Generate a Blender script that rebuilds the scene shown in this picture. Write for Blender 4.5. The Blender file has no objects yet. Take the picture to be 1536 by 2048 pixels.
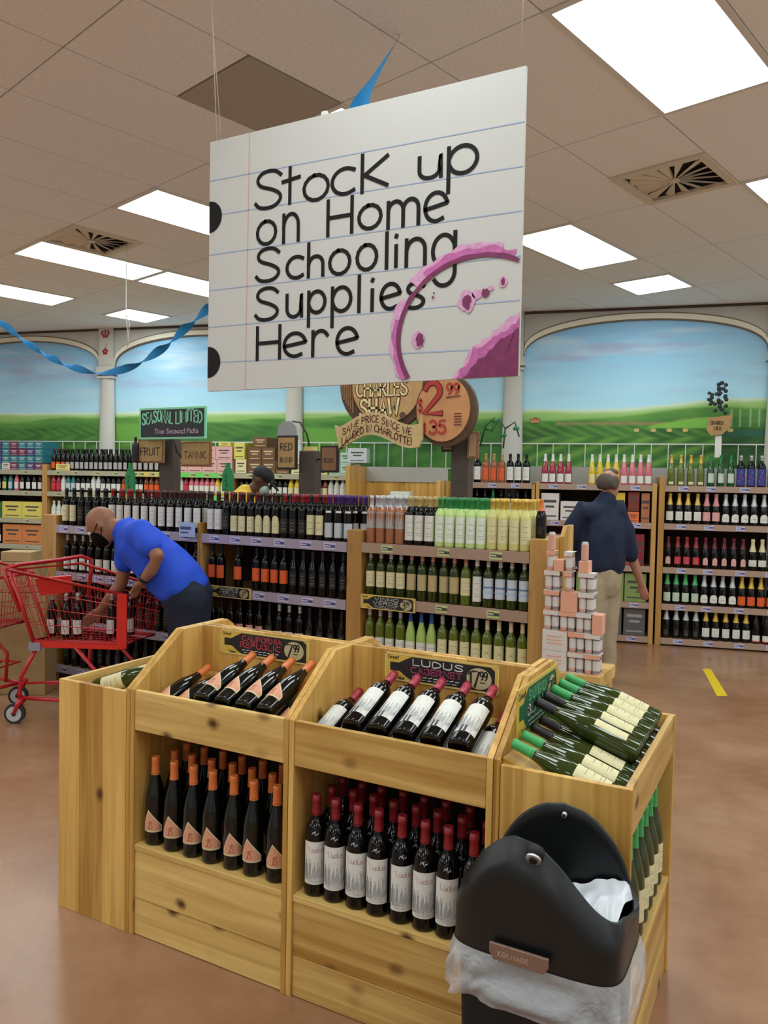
import bpy, bmesh, math, random
from mathutils import Vector, Matrix, noise
random.seed(7)
SC = bpy.context.scene
COL = SC.collection
R = math.radians
sin, cos, PI = math.sin, math.cos, math.pi

# ---------------------------------------------------------------- camera, world, exposure
# World axes follow the wine display in the foreground; the lens stands at (0, 0, 1.58).
CAM_F, CAM_P, CAM_R, CAM_YAW, CAM_H = 1562.76, R(2.0936), R(1.0823), R(28.1), 1.58
def turn(v, a):
    return (v[0]*cos(a) - v[1]*sin(a), v[0]*sin(a) + v[1]*cos(a)) + tuple(v[2:])
def cam_axes():
    F = Vector((0, cos(CAM_P), -sin(CAM_P))); U = Vector((0, sin(CAM_P), cos(CAM_P))); X = Vector((1, 0, 0))
    right = cos(CAM_R)*X + sin(CAM_R)*U
    up = -(sin(CAM_R)*X - cos(CAM_R)*U)
    return [Vector(turn(v, CAM_YAW)) for v in (right, up, -F)]
cd = bpy.data.cameras.new('camera'); cam = bpy.data.objects.new('camera', cd); COL.objects.link(cam)
cd.sensor_fit = 'HORIZONTAL'; cd.sensor_width = 36.0; cd.lens = CAM_F/1536*36.0
cd.clip_start = 0.05; cd.clip_end = 100
ax = cam_axes()
M = Matrix.Identity(4)
for i in range(3):
    for j in range(3): M[j][i] = ax[i][j]
M[2][3] = CAM_H
cam.matrix_world = M
SC.camera = cam
w = bpy.data.worlds.new('world'); SC.world = w; w.use_nodes = True
w.node_tree.nodes['Background'].inputs[0].default_value = (1, .96, .9, 1)
w.node_tree.nodes['Background'].inputs[1].default_value = 0.15
SC.view_settings.view_transform = 'Standard'; SC.view_settings.look = 'None'
SC.view_settings.exposure = 0.0; SC.view_settings.gamma = 1.0
SC.view_settings.use_curve_mapping = False
LAMP = 11.0            # strength of the ceiling troffers
try:
    SC.cycles.use_denoising = True; SC.cycles.max_bounces = 7; SC.cycles.diffuse_bounces = 4
    SC.cycles.sample_clamp_indirect = 6
except Exception: pass

AW = R(12.624)        # the mural wall and its shelves
AG = R(-14.536)       # the ceiling grid
def c2d(X, Y, Z=0): return Vector(turn((X, Y, Z), CAM_YAW))     # metres right / ahead of the lens
def wfr(x, y, z=0): return Vector(turn((x, y, z), AW))
def gfr(x, y, z=0): return Vector(turn((x, y, z), AG))
def PC(u, v, d):                                                # a measured point of the photograph at depth d
    X = (u-768)/CAM_F; Y = (v-1024)/CAM_F
    cx = X*cos(CAM_R) + Y*sin(CAM_R); cy = -X*sin(CAM_R) + Y*cos(CAM_R)
    q = (cx, cos(CAM_P)-cy*sin(CAM_P), -sin(CAM_P)-cy*cos(CAM_P))
    t = d/q[1]
    return c2d(q[0]*t, d, q[2]*t+CAM_H)

# ---------------------------------------------------------------- materials
def lin(h):
    if isinstance(h, str): c = [int(h[i:i+2], 16)/255 for i in (0, 2, 4)]
    else: c = list(h)
    return [x/12.92 if x <= .04045 else ((x+.055)/1.055)**2.4 for x in c]
MATS = {}
def mat(name, col, rough=.6, metal=0, spec=.5, emit=0, alpha=1, trans=0, noise_amt=0, noise_scale=20, coat=0):
    if name in MATS: return MATS[name]
    m = bpy.data.materials.new(name); m.use_nodes = True
    nt = m.node_tree; b = nt.nodes['Principled BSDF']
    c = lin(col)
    b.inputs['Base Color'].default_value = (*c, 1)
    b.inputs['Roughness'].default_value = rough; b.inputs['Metallic'].default_value = metal
    b.inputs['Specular IOR Level'].default_value = spec
    b.inputs['Alpha'].default_value = alpha; b.inputs['Transmission Weight'].default_value = trans
    if coat: b.inputs['Coat Weight'].default_value = coat; b.inputs['Coat Roughness'].default_value = .08
    if emit:
        b.inputs['Emission Color'].default_value = (*c, 1); b.inputs['Emission Strength'].default_value = emit
    if noise_amt:
        tc = nt.nodes.new('ShaderNodeTexCoord'); n = nt.nodes.new('ShaderNodeTexNoise')
        n.inputs['Scale'].default_value = noise_scale; n.inputs['Detail'].default_value = 5
        nt.links.new(tc.outputs['Object'], n.inputs['Vector'])
        mr = nt.nodes.new('ShaderNodeMapRange')
        mr.inputs[1].default_value = .3; mr.inputs[2].default_value = .7
        mr.inputs[3].default_value = 1-noise_amt; mr.inputs[4].default_value = 1+noise_amt
        nt.links.new(n.outputs[0], mr.inputs[0])
        mx = nt.nodes.new('ShaderNodeVectorMath'); mx.operation = 'SCALE'
        mx.inputs[0].default_value = c
        nt.links.new(mr.outputs[0], mx.inputs['Scale']); nt.links.new(mx.outputs[0], b.inputs['Base Color'])
    MATS[name] = m
    return m

def wood(name, axis, light='EAC67A', dark='A4732C', knots=1.0, band=.12, rough=.42):
    """knotty cedar: grain runs along axis (0, 1, 2); glued staves step across the other axes"""
    if name in MATS: return MATS[name]
    m = bpy.data.materials.new(name); m.use_nodes = True
    nt = m.node_tree; N = nt.nodes.new; L = nt.links.new; b = nt.nodes['Principled BSDF']
    tc = N('ShaderNodeTexCoord'); geo = N('ShaderNodeObjectInfo')
    off = N('ShaderNodeVectorMath'); off.operation = 'ADD'
    rs = N('ShaderNodeVectorMath'); rs.operation = 'SCALE'; rs.inputs[0].default_value = (7.3, 5.1, 9.7)
    L(geo.outputs['Random'], rs.inputs['Scale'])
    L(tc.outputs['Object'], off.inputs[0]); L(rs.outputs[0], off.inputs[1])
    def scaled(g, o):
        s = N('ShaderNodeVectorMath'); s.operation = 'MULTIPLY'
        v = [o, o, o]; v[axis] = g; s.inputs[1].default_value = v
        L(off.outputs[0], s.inputs[0]); return s.outputs[0]
    n1 = N('ShaderNodeTexNoise'); n1.inputs['Scale'].default_value = 1; n1.inputs['Detail'].default_value = 6; n1.inputs['Distortion'].default_value = .6
    L(scaled(1.6, 34), n1.inputs['Vector'])
    n2 = N('ShaderNodeTexNoise'); n2.inputs['Scale'].default_value = 1; n2.inputs['Detail'].default_value = 3
    L(scaled(.8, 7), n2.inputs['Vector'])
    # staves
    sep = N('ShaderNodeSeparateXYZ'); L(off.outputs[0], sep.inputs[0])
    others = [i for i in range(3) if i != axis]
    ad = N('ShaderNodeMath'); ad.operation = 'ADD'; L(sep.outputs[others[0]], ad.inputs[0]); L(sep.outputs[others[1]], ad.inputs[1])
    dv = N('ShaderNodeMath'); dv.operation = 'DIVIDE'; dv.inputs[1].default_value = band; L(ad.outputs[0], dv.inputs[0])
    fl = N('ShaderNodeMath'); fl.operation = 'FLOOR'; L(dv.outputs[0], fl.inputs[0])
    wn = N('ShaderNodeTexWhiteNoise'); wn.noise_dimensions = '1D'; L(fl.outputs[0], wn.inputs['W'])
    a1 = N('ShaderNodeMath'); a1.operation = 'MULTIPLY_ADD'; a1.inputs[1].default_value = .30; L(wn.outputs[0], a1.inputs[0])
    a2 = N('ShaderNodeMath'); a2.operation = 'MULTIPLY_ADD'; a2.inputs[1].default_value = .62; L(n1.outputs[0], a2.inputs[0]); L(a2.outputs[0], a1.inputs[2])
    a3 = N('ShaderNodeMath'); a3.operation = 'MULTIPLY'; a3.inputs[1].default_value = .40; L(n2.outputs[0], a3.inputs[0]); L(a3.outputs[0], a2.inputs[2])
    rp = N('ShaderNodeValToRGB'); e = rp.color_ramp.elements
    e[0].position = .40; e[0].color = (*lin(dark), 1); e[1].position = .88; e[1].color = (*lin(light), 1)
    L(a1.outputs[0], rp.inputs[0])
    # knots
    vo = N('ShaderNodeTexVoronoi'); vo.voronoi_dimensions = '2D'; vo.inputs['Scale'].default_value = 1
    k1 = N('ShaderNodeMath'); k1.operation = 'MULTIPLY'; k1.inputs[1].default_value = 4.6; L(sep.outputs[axis], k1.inputs[0])
    k2 = N('ShaderNodeMath'); k2.operation = 'MULTIPLY'; k2.inputs[1].default_value = 6.6; L(ad.outputs[0], k2.inputs[0])
    cx_ = N('ShaderNodeCombineXYZ'); L(k1.outputs[0], cx_.inputs[0]); L(k2.outputs[0], cx_.inputs[1]); L(cx_.outputs[0], vo.inputs['Vector'])
    nd = N('ShaderNodeTexNoise'); nd.inputs['Scale'].default_value = 25; L(off.outputs[0], nd.inputs['Vector'])
    kd = N('ShaderNodeMath'); kd.operation = 'MULTIPLY_ADD'; kd.inputs[1].default_value = .08; L(nd.outputs[0], kd.inputs[0]); L(vo.outputs['Distance'], kd.inputs[2])
    kr = N('ShaderNodeMapRange'); kr.inputs[1].default_value = .085; kr.inputs[2].default_value = .20; kr.inputs[3].default_value = knots; kr.inputs[4].default_value = 0
    L(kd.outputs[0], kr.inputs[0])
    sc_ = N('ShaderNodeSeparateColor'); L(vo.outputs['Color'], sc_.inputs[0])
    gt = N('ShaderNodeMapRange'); gt.inputs[1].default_value = .66; gt.inputs[2].default_value = .80; L(sc_.outputs[0], gt.inputs[0])
    km = N('ShaderNodeMath'); km.operation = 'MULTIPLY'; L(kr.outputs[0], km.inputs[0]); L(gt.outputs[0], km.inputs[1])
    mx = N('ShaderNodeMix'); mx.data_type = 'RGBA'; L(km.outputs[0], mx.inputs[0]); L(rp.outputs[0], mx.inputs[6]); mx.inputs[7].default_value = (*lin('553012'), 1)
    L(mx.outputs[2], b.inputs['Base Color'])
    b.inputs['Roughness'].default_value = rough
    bp = N('ShaderNodeBump'); bp.inputs['Strength'].default_value = .08; bp.inputs['Distance'].default_value = .01
    L(n1.outputs[0], bp.inputs['Height']); L(bp.outputs[0], b.inputs['Normal'])
    MATS[name] = m
    return m
WX = wood('cedar_grain_x', 0); WY = wood('cedar_grain_y', 1); WZ = wood('cedar_grain_z', 2, 'E6B866', 'A06E24')
WZ2 = wood('pine_post_z', 2, 'C79A5C', 'A87838', knots=.3, band=.3)
WX2 = wood('pine_shelf_x', 0, 'B08A68', '8A6448', knots=.2, band=.3)
WEDGE = wood('plywood_edge', 1, 'B98F5C', '8A6238', knots=0, band=.007)
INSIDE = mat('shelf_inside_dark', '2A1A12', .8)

# ---------------------------------------------------------------- mesh builder
class MB:
    def __init__(s): s.v = []; s.f = []; s.m = []; s.mats = []; s.sm = []
    def mi(s, m):
        if m not in s.mats: s.mats.append(m)
        return s.mats.index(m)
    def add(s, vs, fs, m, smooth=False):
        o = len(s.v); s.v += [tuple(v) for v in vs]; k = s.mi(m)
        for f in fs: s.f.append([o+i for i in f]); s.m.append(k); s.sm.append(smooth)
    def box(s, a, b, m):
        x0, y0, z0 = a; x1, y1, z1 = b
        vs = [(x0,y0,z0),(x1,y0,z0),(x1,y1,z0),(x0,y1,z0),(x0,y0,z1),(x1,y0,z1),(x1,y1,z1),(x0,y1,z1)]
        s.add(vs, [(0,3,2,1),(4,5,6,7),(0,1,5,4),(1,2,6,5),(2,3,7,6),(3,0,4,7)], m); return s
    def prism(s, poly, axis, lo, hi, m):
        """poly in the two other axes (kept in order), extruded along axis"""
        def P(p, t):
            q = list(p); q.insert(axis, t); return q
        n = len(poly)
        ar = sum(poly[i][0]*poly[(i+1)%n][1]-poly[(i+1)%n][0]*poly[i][1] for i in range(n))
        vs = [P(p, lo) for p in poly] + [P(p, hi) for p in poly]
        fs = [list(range(n))[::-1], list(range(n, 2*n))] + [(i, (i+1)%n, n+(i+1)%n, n+i) for i in range(n)]
        if (ar < 0) != (axis == 1): fs = [list(f)[::-1] for f in fs]
        s.add(vs, fs, m); return s
    def tube(s, pts, r, m, n=8, closed=False, caps=True, flat=1.0):
        pts = [Vector(p) for p in pts]; k = len(pts)
        rs = r if isinstance(r, (list, tuple)) else [r]*k
        vs = []; prev = None
        for i, p in enumerate(pts):
            if closed: t = pts[(i+1)%k]-pts[i-1]
            else: t = pts[min(i+1, k-1)]-pts[max(i-1, 0)]
            t = t.normalized() if t.length > 1e-9 else Vector((0,0,1))
            if prev is None:
                a = Vector((0,0,1)) if abs(t.z) < .9 else Vector((1,0,0))
                u = t.cross(a).normalized()
            else:
                u = (prev - t*prev.dot(t)); u = u.normalized() if u.length > 1e-6 else t.orthogonal().normalized()
            prev = u; wv = t.cross(u)
            for j in range(n):
                an = 2*PI*j/n
                vs.append(p + (u*cos(an) + wv*sin(an)*flat)*rs[i])
        fs = []
        for i in range(k if closed else k-1):
            for j in range(n):
                a = i*n+j; b_ = i*n+(j+1)%n; c = ((i+1)%k)*n+(j+1)%n; d = ((i+1)%k)*n+j
                fs.append((a, b_, c, d))
        s.add(vs, fs, m, True)
        if caps and not closed:
            o = len(s.v)-len(vs)
            s.f.append([o+j for j in range(n)][::-1]); s.m.append(s.mi(m)); s.sm.append(False)
            s.f.append([o+(k-1)*n+j for j in range(n)]); s.m.append(s.mi(m)); s.sm.append(False)
        return s
    def lathe(s, prof, m, n=16, c=(0,0,0), capb=True, capt=True):
        vs = []
        for r, z in prof:
            for j in range(n): vs.append((c[0]+r*cos(2*PI*j/n), c[1]+r*sin(2*PI*j/n), c[2]+z))
        fs = [(i*n+j, i*n+(j+1)%n, (i+1)*n+(j+1)%n, (i+1)*n+j) for i in range(len(prof)-1) for j in range(n)]
        s.add(vs, fs, m, True)
        o = len(s.v)-len(vs)
        if capb: s.f.append([o+j for j in range(n)][::-1]); s.m.append(s.mi(m)); s.sm.append(False)
        if capt: s.f.append([o+(len(prof)-1)*n+j for j in range(n)]); s.m.append(s.mi(m)); s.sm.append(False)
        return s
    def ell(s, c, r, m, n=12, k=8):
        c = Vector(c); r = r if isinstance(r, (tuple, list)) else (r, r, r)
        vs = [(c.x, c.y, c.z-r[2])]
        for i in range(1, k):
            a = -PI/2+PI*i/k
            for j in range(n): vs.append((c.x+r[0]*cos(a)*cos(2*PI*j/n), c.y+r[1]*cos(a)*sin(2*PI*j/n), c.z+r[2]*sin(a)))
        vs.append((c.x, c.y, c.z+r[2])); t = len(vs)-1
        fs = [(0, 1+(j+1)%n, 1+j) for j in range(n)]
        fs += [(1+i*n+j, 1+i*n+(j+1)%n, 1+(i+1)*n+(j+1)%n, 1+(i+1)*n+j) for i in range(k-2) for j in range(n)]
        fs += [(t, 1+(k-2)*n+j, 1+(k-2)*n+(j+1)%n) for j in range(n)]
        s.add(vs, fs, m, True); return s
    def ribbon(s, pts, wd, m, P):
        """flat stroke of width wd through 2-D points; P maps (a, b) to 3-D, facing the reader"""
        pts = [p for i, p in enumerate(pts) if i == 0 or (abs(p[0]-pts[i-1][0])+abs(p[1]-pts[i-1][1])) > 1e-6]
        if len(pts) < 2: return s
        L = []; k = len(pts)
        for i, p in enumerate(pts):
            a = pts[max(i-1, 0)]; b = pts[min(i+1, k-1)]
            dx, dy = b[0]-a[0], b[1]-a[1]; l = math.hypot(dx, dy) or 1
            nx, ny = -dy/l*wd/2, dx/l*wd/2
            ex = ey = 0
            if i == 0: ex, ey = -dx/l*wd*.4, -dy/l*wd*.4
            if i == k-1: ex, ey = dx/l*wd*.4, dy/l*wd*.4
            L.append(((p[0]+nx+ex, p[1]+ny+ey), (p[0]-nx+ex, p[1]-ny+ey)))
        vs = [P(*q) for pr in L for q in pr]
        s.add(vs, [(2*i+1, 2*i+3, 2*i+2, 2*i) for i in range(k-1)], m); return s
    def mesh(s, name):
        me = bpy.data.meshes.new(name)
        me.from_pydata(s.v, [], s.f)
        for m in s.mats: me.materials.append(m)
        me.polygons.foreach_set('material_index', s.m)
        me.polygons.foreach_set('use_smooth', s.sm)
        me.update(); return me
    def build(s, name, parent=None, loc=None, rz=0, **kw):
        return link(name, s.mesh(name), parent, loc, rz, **kw)

def tag(o, label=None, cat=None, group=None, kind=None):
    if label:
        o['label'] = label
        if len(label.split()) > 16: print('LONG', label)
    if cat: o['category'] = cat
    if group: o['group'] = group
    if kind: o['kind'] = kind
    return o
def link(name, data, parent=None, loc=None, rz=0, rot=None, **kw):
    o = bpy.data.objects.new(name, data); COL.objects.link(o)
    if parent: o.parent = parent
    if loc is not None: o.location = loc
    o.rotation_euler = rot if rot else (0, 0, rz)
    return tag(o, **kw)
def thing(name, label, cat, loc=(0,0,0), rz=0, group=None, rot=None, kind=None):
    o = link(name, None, None, loc, rz, rot, label=label, cat=cat, group=group, kind=kind)
    o.empty_display_size = .05
    return o
def recalc(me):
    bm = bmesh.new(); bm.from_mesh(me); bmesh.ops.recalc_face_normals(bm, faces=bm.faces); bm.to_mesh(me); bm.free()
def bevel(o, wd, seg=2):
    md = o.modifiers.new('bevel', 'BEVEL'); md.width = wd; md.segments = seg; md.limit_method = 'ANGLE'; return o
ORD = ['first','second','third','fourth','fifth','sixth','seventh','eighth','ninth','tenth','eleventh','twelfth','thirteenth','fourteenth','fifteenth','sixteenth','seventeenth','eighteenth','nineteenth','twentieth']
def ordn(i, n): return 'only' if n == 1 else ('last' if i == n-1 and n > 2 else ORD[i])

# ---------------------------------------------------------------- stroke lettering
def A(cx, cy, rx, ry, a0, a1, n=9):
    return [(cx+rx*cos(R(a0+(a1-a0)*i/n)), cy+ry*sin(R(a0+(a1-a0)*i/n))) for i in range(n+1)]
SS = [(.62,.84),(.5,.97),(.3,1),(.12,.93),(.05,.76),(.14,.6),(.4,.5),(.6,.36),(.63,.2),(.5,.04),(.28,0),(.1,.05),(.02,.17)]
GL = {
'A': (.7, [[(0,0),(.35,1),(.7,0)],[(.13,.36),(.57,.36)]]), 'B': (.6, [[(0,0),(0,1)], A(.1,.76,.42,.24,90,-90)+[(0,.52)], [(0,1),(.1,1)], A(.1,.26,.5,.26,90,-90)+[(0,0)]]),
'C': (.7, [A(.42,.5,.4,.5,55,305)]), 'D': (.65, [[(0,0),(0,1)], [(0,1)]+A(.1,.5,.55,.5,90,-90)+[(0,0)]]),
'E': (.5, [[(.5,1),(0,1),(0,0),(.5,0)],[(0,.52),(.4,.52)]]), 'F': (.5, [[(.5,1),(0,1),(0,0)],[(0,.52),(.4,.52)]]),
'G': (.75, [A(.42,.5,.4,.5,55,320)+[(.76,.42),(.48,.42)]]), 'H': (.65, [[(0,0),(0,1)],[(.65,0),(.65,1)],[(0,.5),(.65,.5)]]),
'I': (.12, [[(.06,0),(.06,1)]]), 'J': (.4, [[(.4,1),(.4,.2)]+A(.2,.2,.2,.2,0,-160)]), 'K': (.6, [[(0,0),(0,1)],[(.58,1),(.02,.45),(.6,0)]]),
'L': (.5, [[(0,1),(0,0),(.5,0)]]), 'M': (.8, [[(0,0),(.05,1),(.4,.3),(.75,1),(.8,0)]]), 'N': (.65, [[(0,0),(0,1),(.65,0),(.65,1)]]),
'O': (.75, [A(.38,.5,.37,.5,90,450,14)]), 'P': (.6, [[(0,0),(0,1)], [(0,1)]+A(.12,.74,.45,.26,90,-90)+[(0,.48)]]),
'R': (.62, [[(0,0),(0,1)], [(0,1)]+A(.12,.76,.42,.24,90,-90)+[(0,.52)],[(.2,.52),(.62,0)]]),
'S': (.66, [SS]), 'T': (.66, [[(0,1),(.66,1)],[(.33,1),(.33,0)]]), 'U': (.65, [[(0,1),(0,.3)]+A(.32,.3,.32,.3,180,360)+[(.64,1)]]),
'V': (.66, [[(0,1),(.33,0),(.66,1)]]), 'W': (.9, [[(0,1),(.22,0),(.45,.75),(.68,0),(.9,1)]]), 'Y': (.6, [[(0,1),(.3,.5),(.6,1)],[(.3,.5),(.3,0)]]),
'0': (.6, [A(.3,.5,.3,.5,90,450,14)]), '1': (.3, [[(0,.8),(.2,1),(.2,0)]]), '2': (.6, [A(.3,.72,.28,.28,160,-30)+[(0,0),(.62,0)]]),
'3': (.6, [A(.28,.75,.27,.25,150,-80), A(.28,.27,.32,.27,85,-150)]), '5': (.6, [[(.55,1),(.1,1),(.05,.55)]+A(.28,.32,.32,.32,130,-140)]),
'7': (.6, [[(0,1),(.6,1),(.2,0)]]), '9': (.6, [A(.3,.7,.28,.3,0,360,12), [(.58,.7),(.5,.2),(.25,0)]]), '4': (.6,[[(.5,0),(.5,1),(0,.3),(.65,.3)]]), '6': (.6,[A(.3,.3,.28,.3,0,360,12),[(.02,.3),(.12,.8),(.45,1)]]), '8': (.6,[A(.3,.75,.24,.25,0,360,12),A(.3,.25,.3,.25,0,360,12)]),
'$': (.66, [SS, [(.33,1.15),(.33,-.15)]]), '!': (.15, [[(.07,1),(.07,.3)],[(.07,.08),(.07,0)]]), '.': (.12, [[(.05,.05),(.08,0)]]), '/': (.5, [[(0,0),(.5,1)]]), "'": (.12, [[(.06,1),(.04,.8)]]), '-': (.4,[[(0,.5),(.4,.5)]]), ',': (.12,[[(.08,.05),(.02,-.1)]]),
'a': (.5, [A(.24,.3,.24,.3,20,380,12), [(.48,.6),(.48,0)]]), 'c': (.45, [A(.26,.3,.25,.3,50,310)]),
'e': (.5, [[(.02,.28),(.48,.36)]+A(.25,.31,.24,.3,12,305)]), 'g': (.5, [A(.24,.3,.24,.3,20,380,12), [(.48,.62),(.48,-.1)]+A(.25,-.12,.23,.24,0,-150)]),
'h': (.45, [[(0,1),(0,0)], [(0,.35)]+A(.23,.35,.22,.25,170,0)+[(.45,0)]]), 'i': (.12, [[(.06,.6),(.06,0)],[(.05,.86),(.08,.9)]]),
'k': (.5, [[(0,1),(0,0)],[(.50,.86),(.02,.42)],[(.05,.44),(.5,.08)]]), 'l': (.06, [[(.03,1),(.03,0)]]),
'm': (.8, [[(0,.6),(0,0)], [(0,.38)]+A(.2,.38,.2,.22,170,0)+[(.4,0)], [(.4,.38)]+A(.6,.38,.2,.22,170,0)+[(.8,0)]]),
'n': (.45, [[(0,.6),(0,0)], [(0,.35)]+A(.23,.35,.22,.25,170,0)+[(.45,0)]]), 'o': (.5, [A(.25,.3,.25,.3,100,460,14)]),
'p': (.5, [[(0,.6),(0,-.35)], A(.25,.3,.25,.3,170,-170,12)]), 'r': (.35, [[(0,.6),(0,0)], [(0,.35)]+A(.2,.36,.2,.24,170,30)]),
's': (.45, [[(x*.7, y*.6) for x, y in SS]]), 't': (.4, [[(.18,.95),(.18,0)],[(0,.6),(.42,.66)]]), 'u': (.45, [[(0,.6),(0,.22)]+A(.21,.22,.21,.22,180,345)+[(.44,.6),(.45,0)]]),
'd': (.5, [A(.24,.3,.24,.3,20,380,12), [(.48,1),(.48,0)]]), 'b': (.5,[[(0,1),(0,0)],A(.25,.3,.25,.3,170,-170,12)]), 'y': (.45,[[(0,.6),(.22,.05)],[(.45,.6),(.12,-.3)]]), 'v': (.45,[[(0,.6),(.22,0),(.45,.6)]]), 'w': (.6,[[(0,.6),(.15,0),(.3,.5),(.45,0),(.6,.6)]]), 'f': (.35,[[(.35,.95),(.2,1),(.15,.8),(.15,0)],[(0,.6),(.32,.6)]]), 'x': (.45,[[(0,.6),(.45,0)],[(0,0),(.45,.6)]]), 'j':(.2,[[(.15,.6),(.15,-.2),(0,-.3)]]), 'q':(.5,[A(.24,.3,.24,.3,20,380,12),[(.48,.6),(.48,-.35)]]), 'z':(.45,[[(0,.6),(.45,.6),(0,0),(.45,0)]]),
}
def fit(t, h, w, gap=.2): return w/max(textw(t, h, gap)-gap*h, .001)
def chaikin(p, k=2):
    for _ in range(k):
        if len(p) < 5: return p
        q = [p[0]]
        for a, b_ in zip(p, p[1:]): q += [(a[0]*.75+b_[0]*.25, a[1]*.75+b_[1]*.25), (a[0]*.25+b_[0]*.75, a[1]*.25+b_[1]*.75)]
        p = q+[p[-1]]
    return p
def textw(t, h, gap=.2):
    return sum((GL[c][0]+gap if c in GL else .45)*h for c in t)
def letter(mb, t, x, z, h, wd, m, P, gap=.2, squeeze=1.0, path=None):
    """write t from (x, z) upward; path(x) -> (dz) bends the base line"""
    cx = x
    for c in t:
        if c not in GL: cx += .45*h*squeeze; continue
        gw, st = GL[c]; d = path(cx) if path else 0
        for s in st: mb.ribbon([(cx+p[0]*h*squeeze, z+d+p[1]*h) for p in s], wd, m, P)
        cx += (gw+gap)*h*squeeze
    return cx
def front(y=0): return lambda a, b: (a, y, b)

# ================================================================ THE SETTING
# ---- floor: polished stained concrete
fm = bpy.data.materials.new('stained_concrete'); fm.use_nodes = True
nt = fm.node_tree; b = nt.nodes['Principled BSDF']; N = nt.nodes.new; L = nt.links.new
tc = N('ShaderNodeTexCoord'); n1 = N('ShaderNodeTexNoise'); n1.inputs['Scale'].default_value = .9; n1.inputs['Detail'].default_value = 8; n1.inputs['Roughness'].default_value = .62
n2 = N('ShaderNodeTexNoise'); n2.inputs['Scale'].default_value = 14; n2.inputs['Detail'].default_value = 6
L(tc.outputs['Object'], n1.inputs['Vector']); L(tc.outputs['Object'], n2.inputs['Vector'])
ad = N('ShaderNodeMath'); ad.operation = 'MULTIPLY_ADD'; ad.inputs[1].default_value = .10; L(n2.outputs[0], ad.inputs[0]); L(n1.outputs[0], ad.inputs[2])
rp = N('ShaderNodeValToRGB'); e = rp.color_ramp.elements
e[0].position = .38; e[0].color = (*lin('875B3C'), 1); e[1].position = .72; e[1].color = (*lin('AC8467'), 1)
L(ad.outputs[0], rp.inputs[0]); L(rp.outputs[0], b.inputs['Base Color'])
rr = N('ShaderNodeMapRange'); rr.inputs[3].default_value = .16; rr.inputs[4].default_value = .34; L(n1.outputs[0], rr.inputs[0]); L(rr.outputs[0], b.inputs['Roughness'])
b.inputs['Specular IOR Level'].default_value = .6
mb = MB(); q = [wfr(-12, -7), wfr(5, -7), wfr(5, 9), wfr(-12, 9)]
mb.add([(p.x, p.y, 0) for p in q], [(0,1,2,3)], fm); mb.build('floor', kind='structure')

plaster = mat('plaster_white', 'ECEFF2', .8)
def wall(name, x0, y0, x1, y1):
    mb = MB(); mb.box((x0, y0, 0), (x1, y1, 3.6), plaster); return mb.build(name, rz=AW, kind='structure')
wall('wall_back', -12, 8.83, 5, 9.0); wall('wall_left', -12.1, -7, -12, 9); wall('wall_right', 5, -7, 5.1, 9); wall('wall_rear', -12, -7.1, 5, -7)

# ---- ceiling: tiles laid in a grid turned against the mural wall
tile_m = mat('ceiling_tile', 'F6F5F2', .9, noise_amt=.05, noise_scale=60)
void_m = mat('ceiling_void', '75695C', .9)
ceil = link('ceiling', None, kind='structure', loc=(0, 0, 0))
mb = MB(); mb.add([(p.x, p.y, 3.525) for p in reversed(q)], [(0,1,2,3)], void_m); mb.build('backing', ceil)
CW, CL, X0, Y0 = .5825, 1.165, -1.75, 1.625
def tile_mesh(w, l):
    mb = MB(); g = .004; mb.box((g, g, 3.5), (w-g, l-g, 3.515), tile_m); return mb.mesh('tile')
T24, T22 = tile_mesh(CW, CL), tile_mesh(CW, CW)
trof = {(0,1), (-3,3), (-9,1), (-9,2), (-6,1), (-12,1), (0,3), (-3,1)}        # (column, row) of full troffers
full = set(trof)
halves = {(-3,4): ('far_light', 1), (-12,2): ('light', 1), (1-2,2): ('vent', 1), (-8,1): ('vent', 0), (-3,0): ('panel', 1)}
outside = set()
for i in range(-15, 12, 3):
    for j in range(-7, 8):
        if j % 2 == 1 and (i, j) not in full:
            P = gfr(X0+i*CW+.29, Y0+j*CL+.58); pw = turn((P.x, P.y), -AW)
            pc = turn((P.x, P.y), -CAM_YAW)
            seen = pc[1] > .8 and abs(pc[0]) < .62*pc[1]+.5 and 1.92/pc[1] < .72
            if pc[1] < -1.0 and (i//3+j//2) % 2: continue
            if not seen and -11.5 < pw[0] < 4.5 and -6.5 < pw[1] < 8: outside.add((i, j))
full |= outside
def cell(i, j): return X0+i*CW, Y0+j*CL
ntile = 0
for i in range(-22, 14):
    for j in range(-8, 9):
        x, y = cell(i, j); P = gfr(x+CW/2, y+CL/2); pw = turn((P.x, P.y), -AW)
        if not (-12 < pw[0] < 5 and -7 < pw[1] < 9.2): continue
        pc = turn((P.x, P.y), -CAM_YAW)
        if (i, j) in full: continue
        seen = pc[1] > .6 and abs(pc[0]) < .58*pc[1]+1.2
        def put(me, yy):
            p = gfr(x, yy); link('tile', me, ceil, (p.x, p.y, 0), AG)
        if (i, j) in halves:
            put(T22, y if halves[(i, j)][1] else y+CW); continue
        if not seen: outside.add(('t', i, j)); continue
        put(T24, y); ntile += 1
mb = MB()
for t in outside:
    if t[0] == 't':
        x, y = cell(t[1], t[2]); v = [gfr(x+.004, y+.004), gfr(x+CW-.004, y+.004), gfr(x+CW-.004, y+CL-.004), gfr(x+.004, y+CL-.004)]
        mb.add([(p.x, p.y, 3.5) for p in v], [(0,3,2,1)], tile_m)
o = mb.build('tiles_beyond', ceil); o['kind'] = 'stuff'

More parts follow.
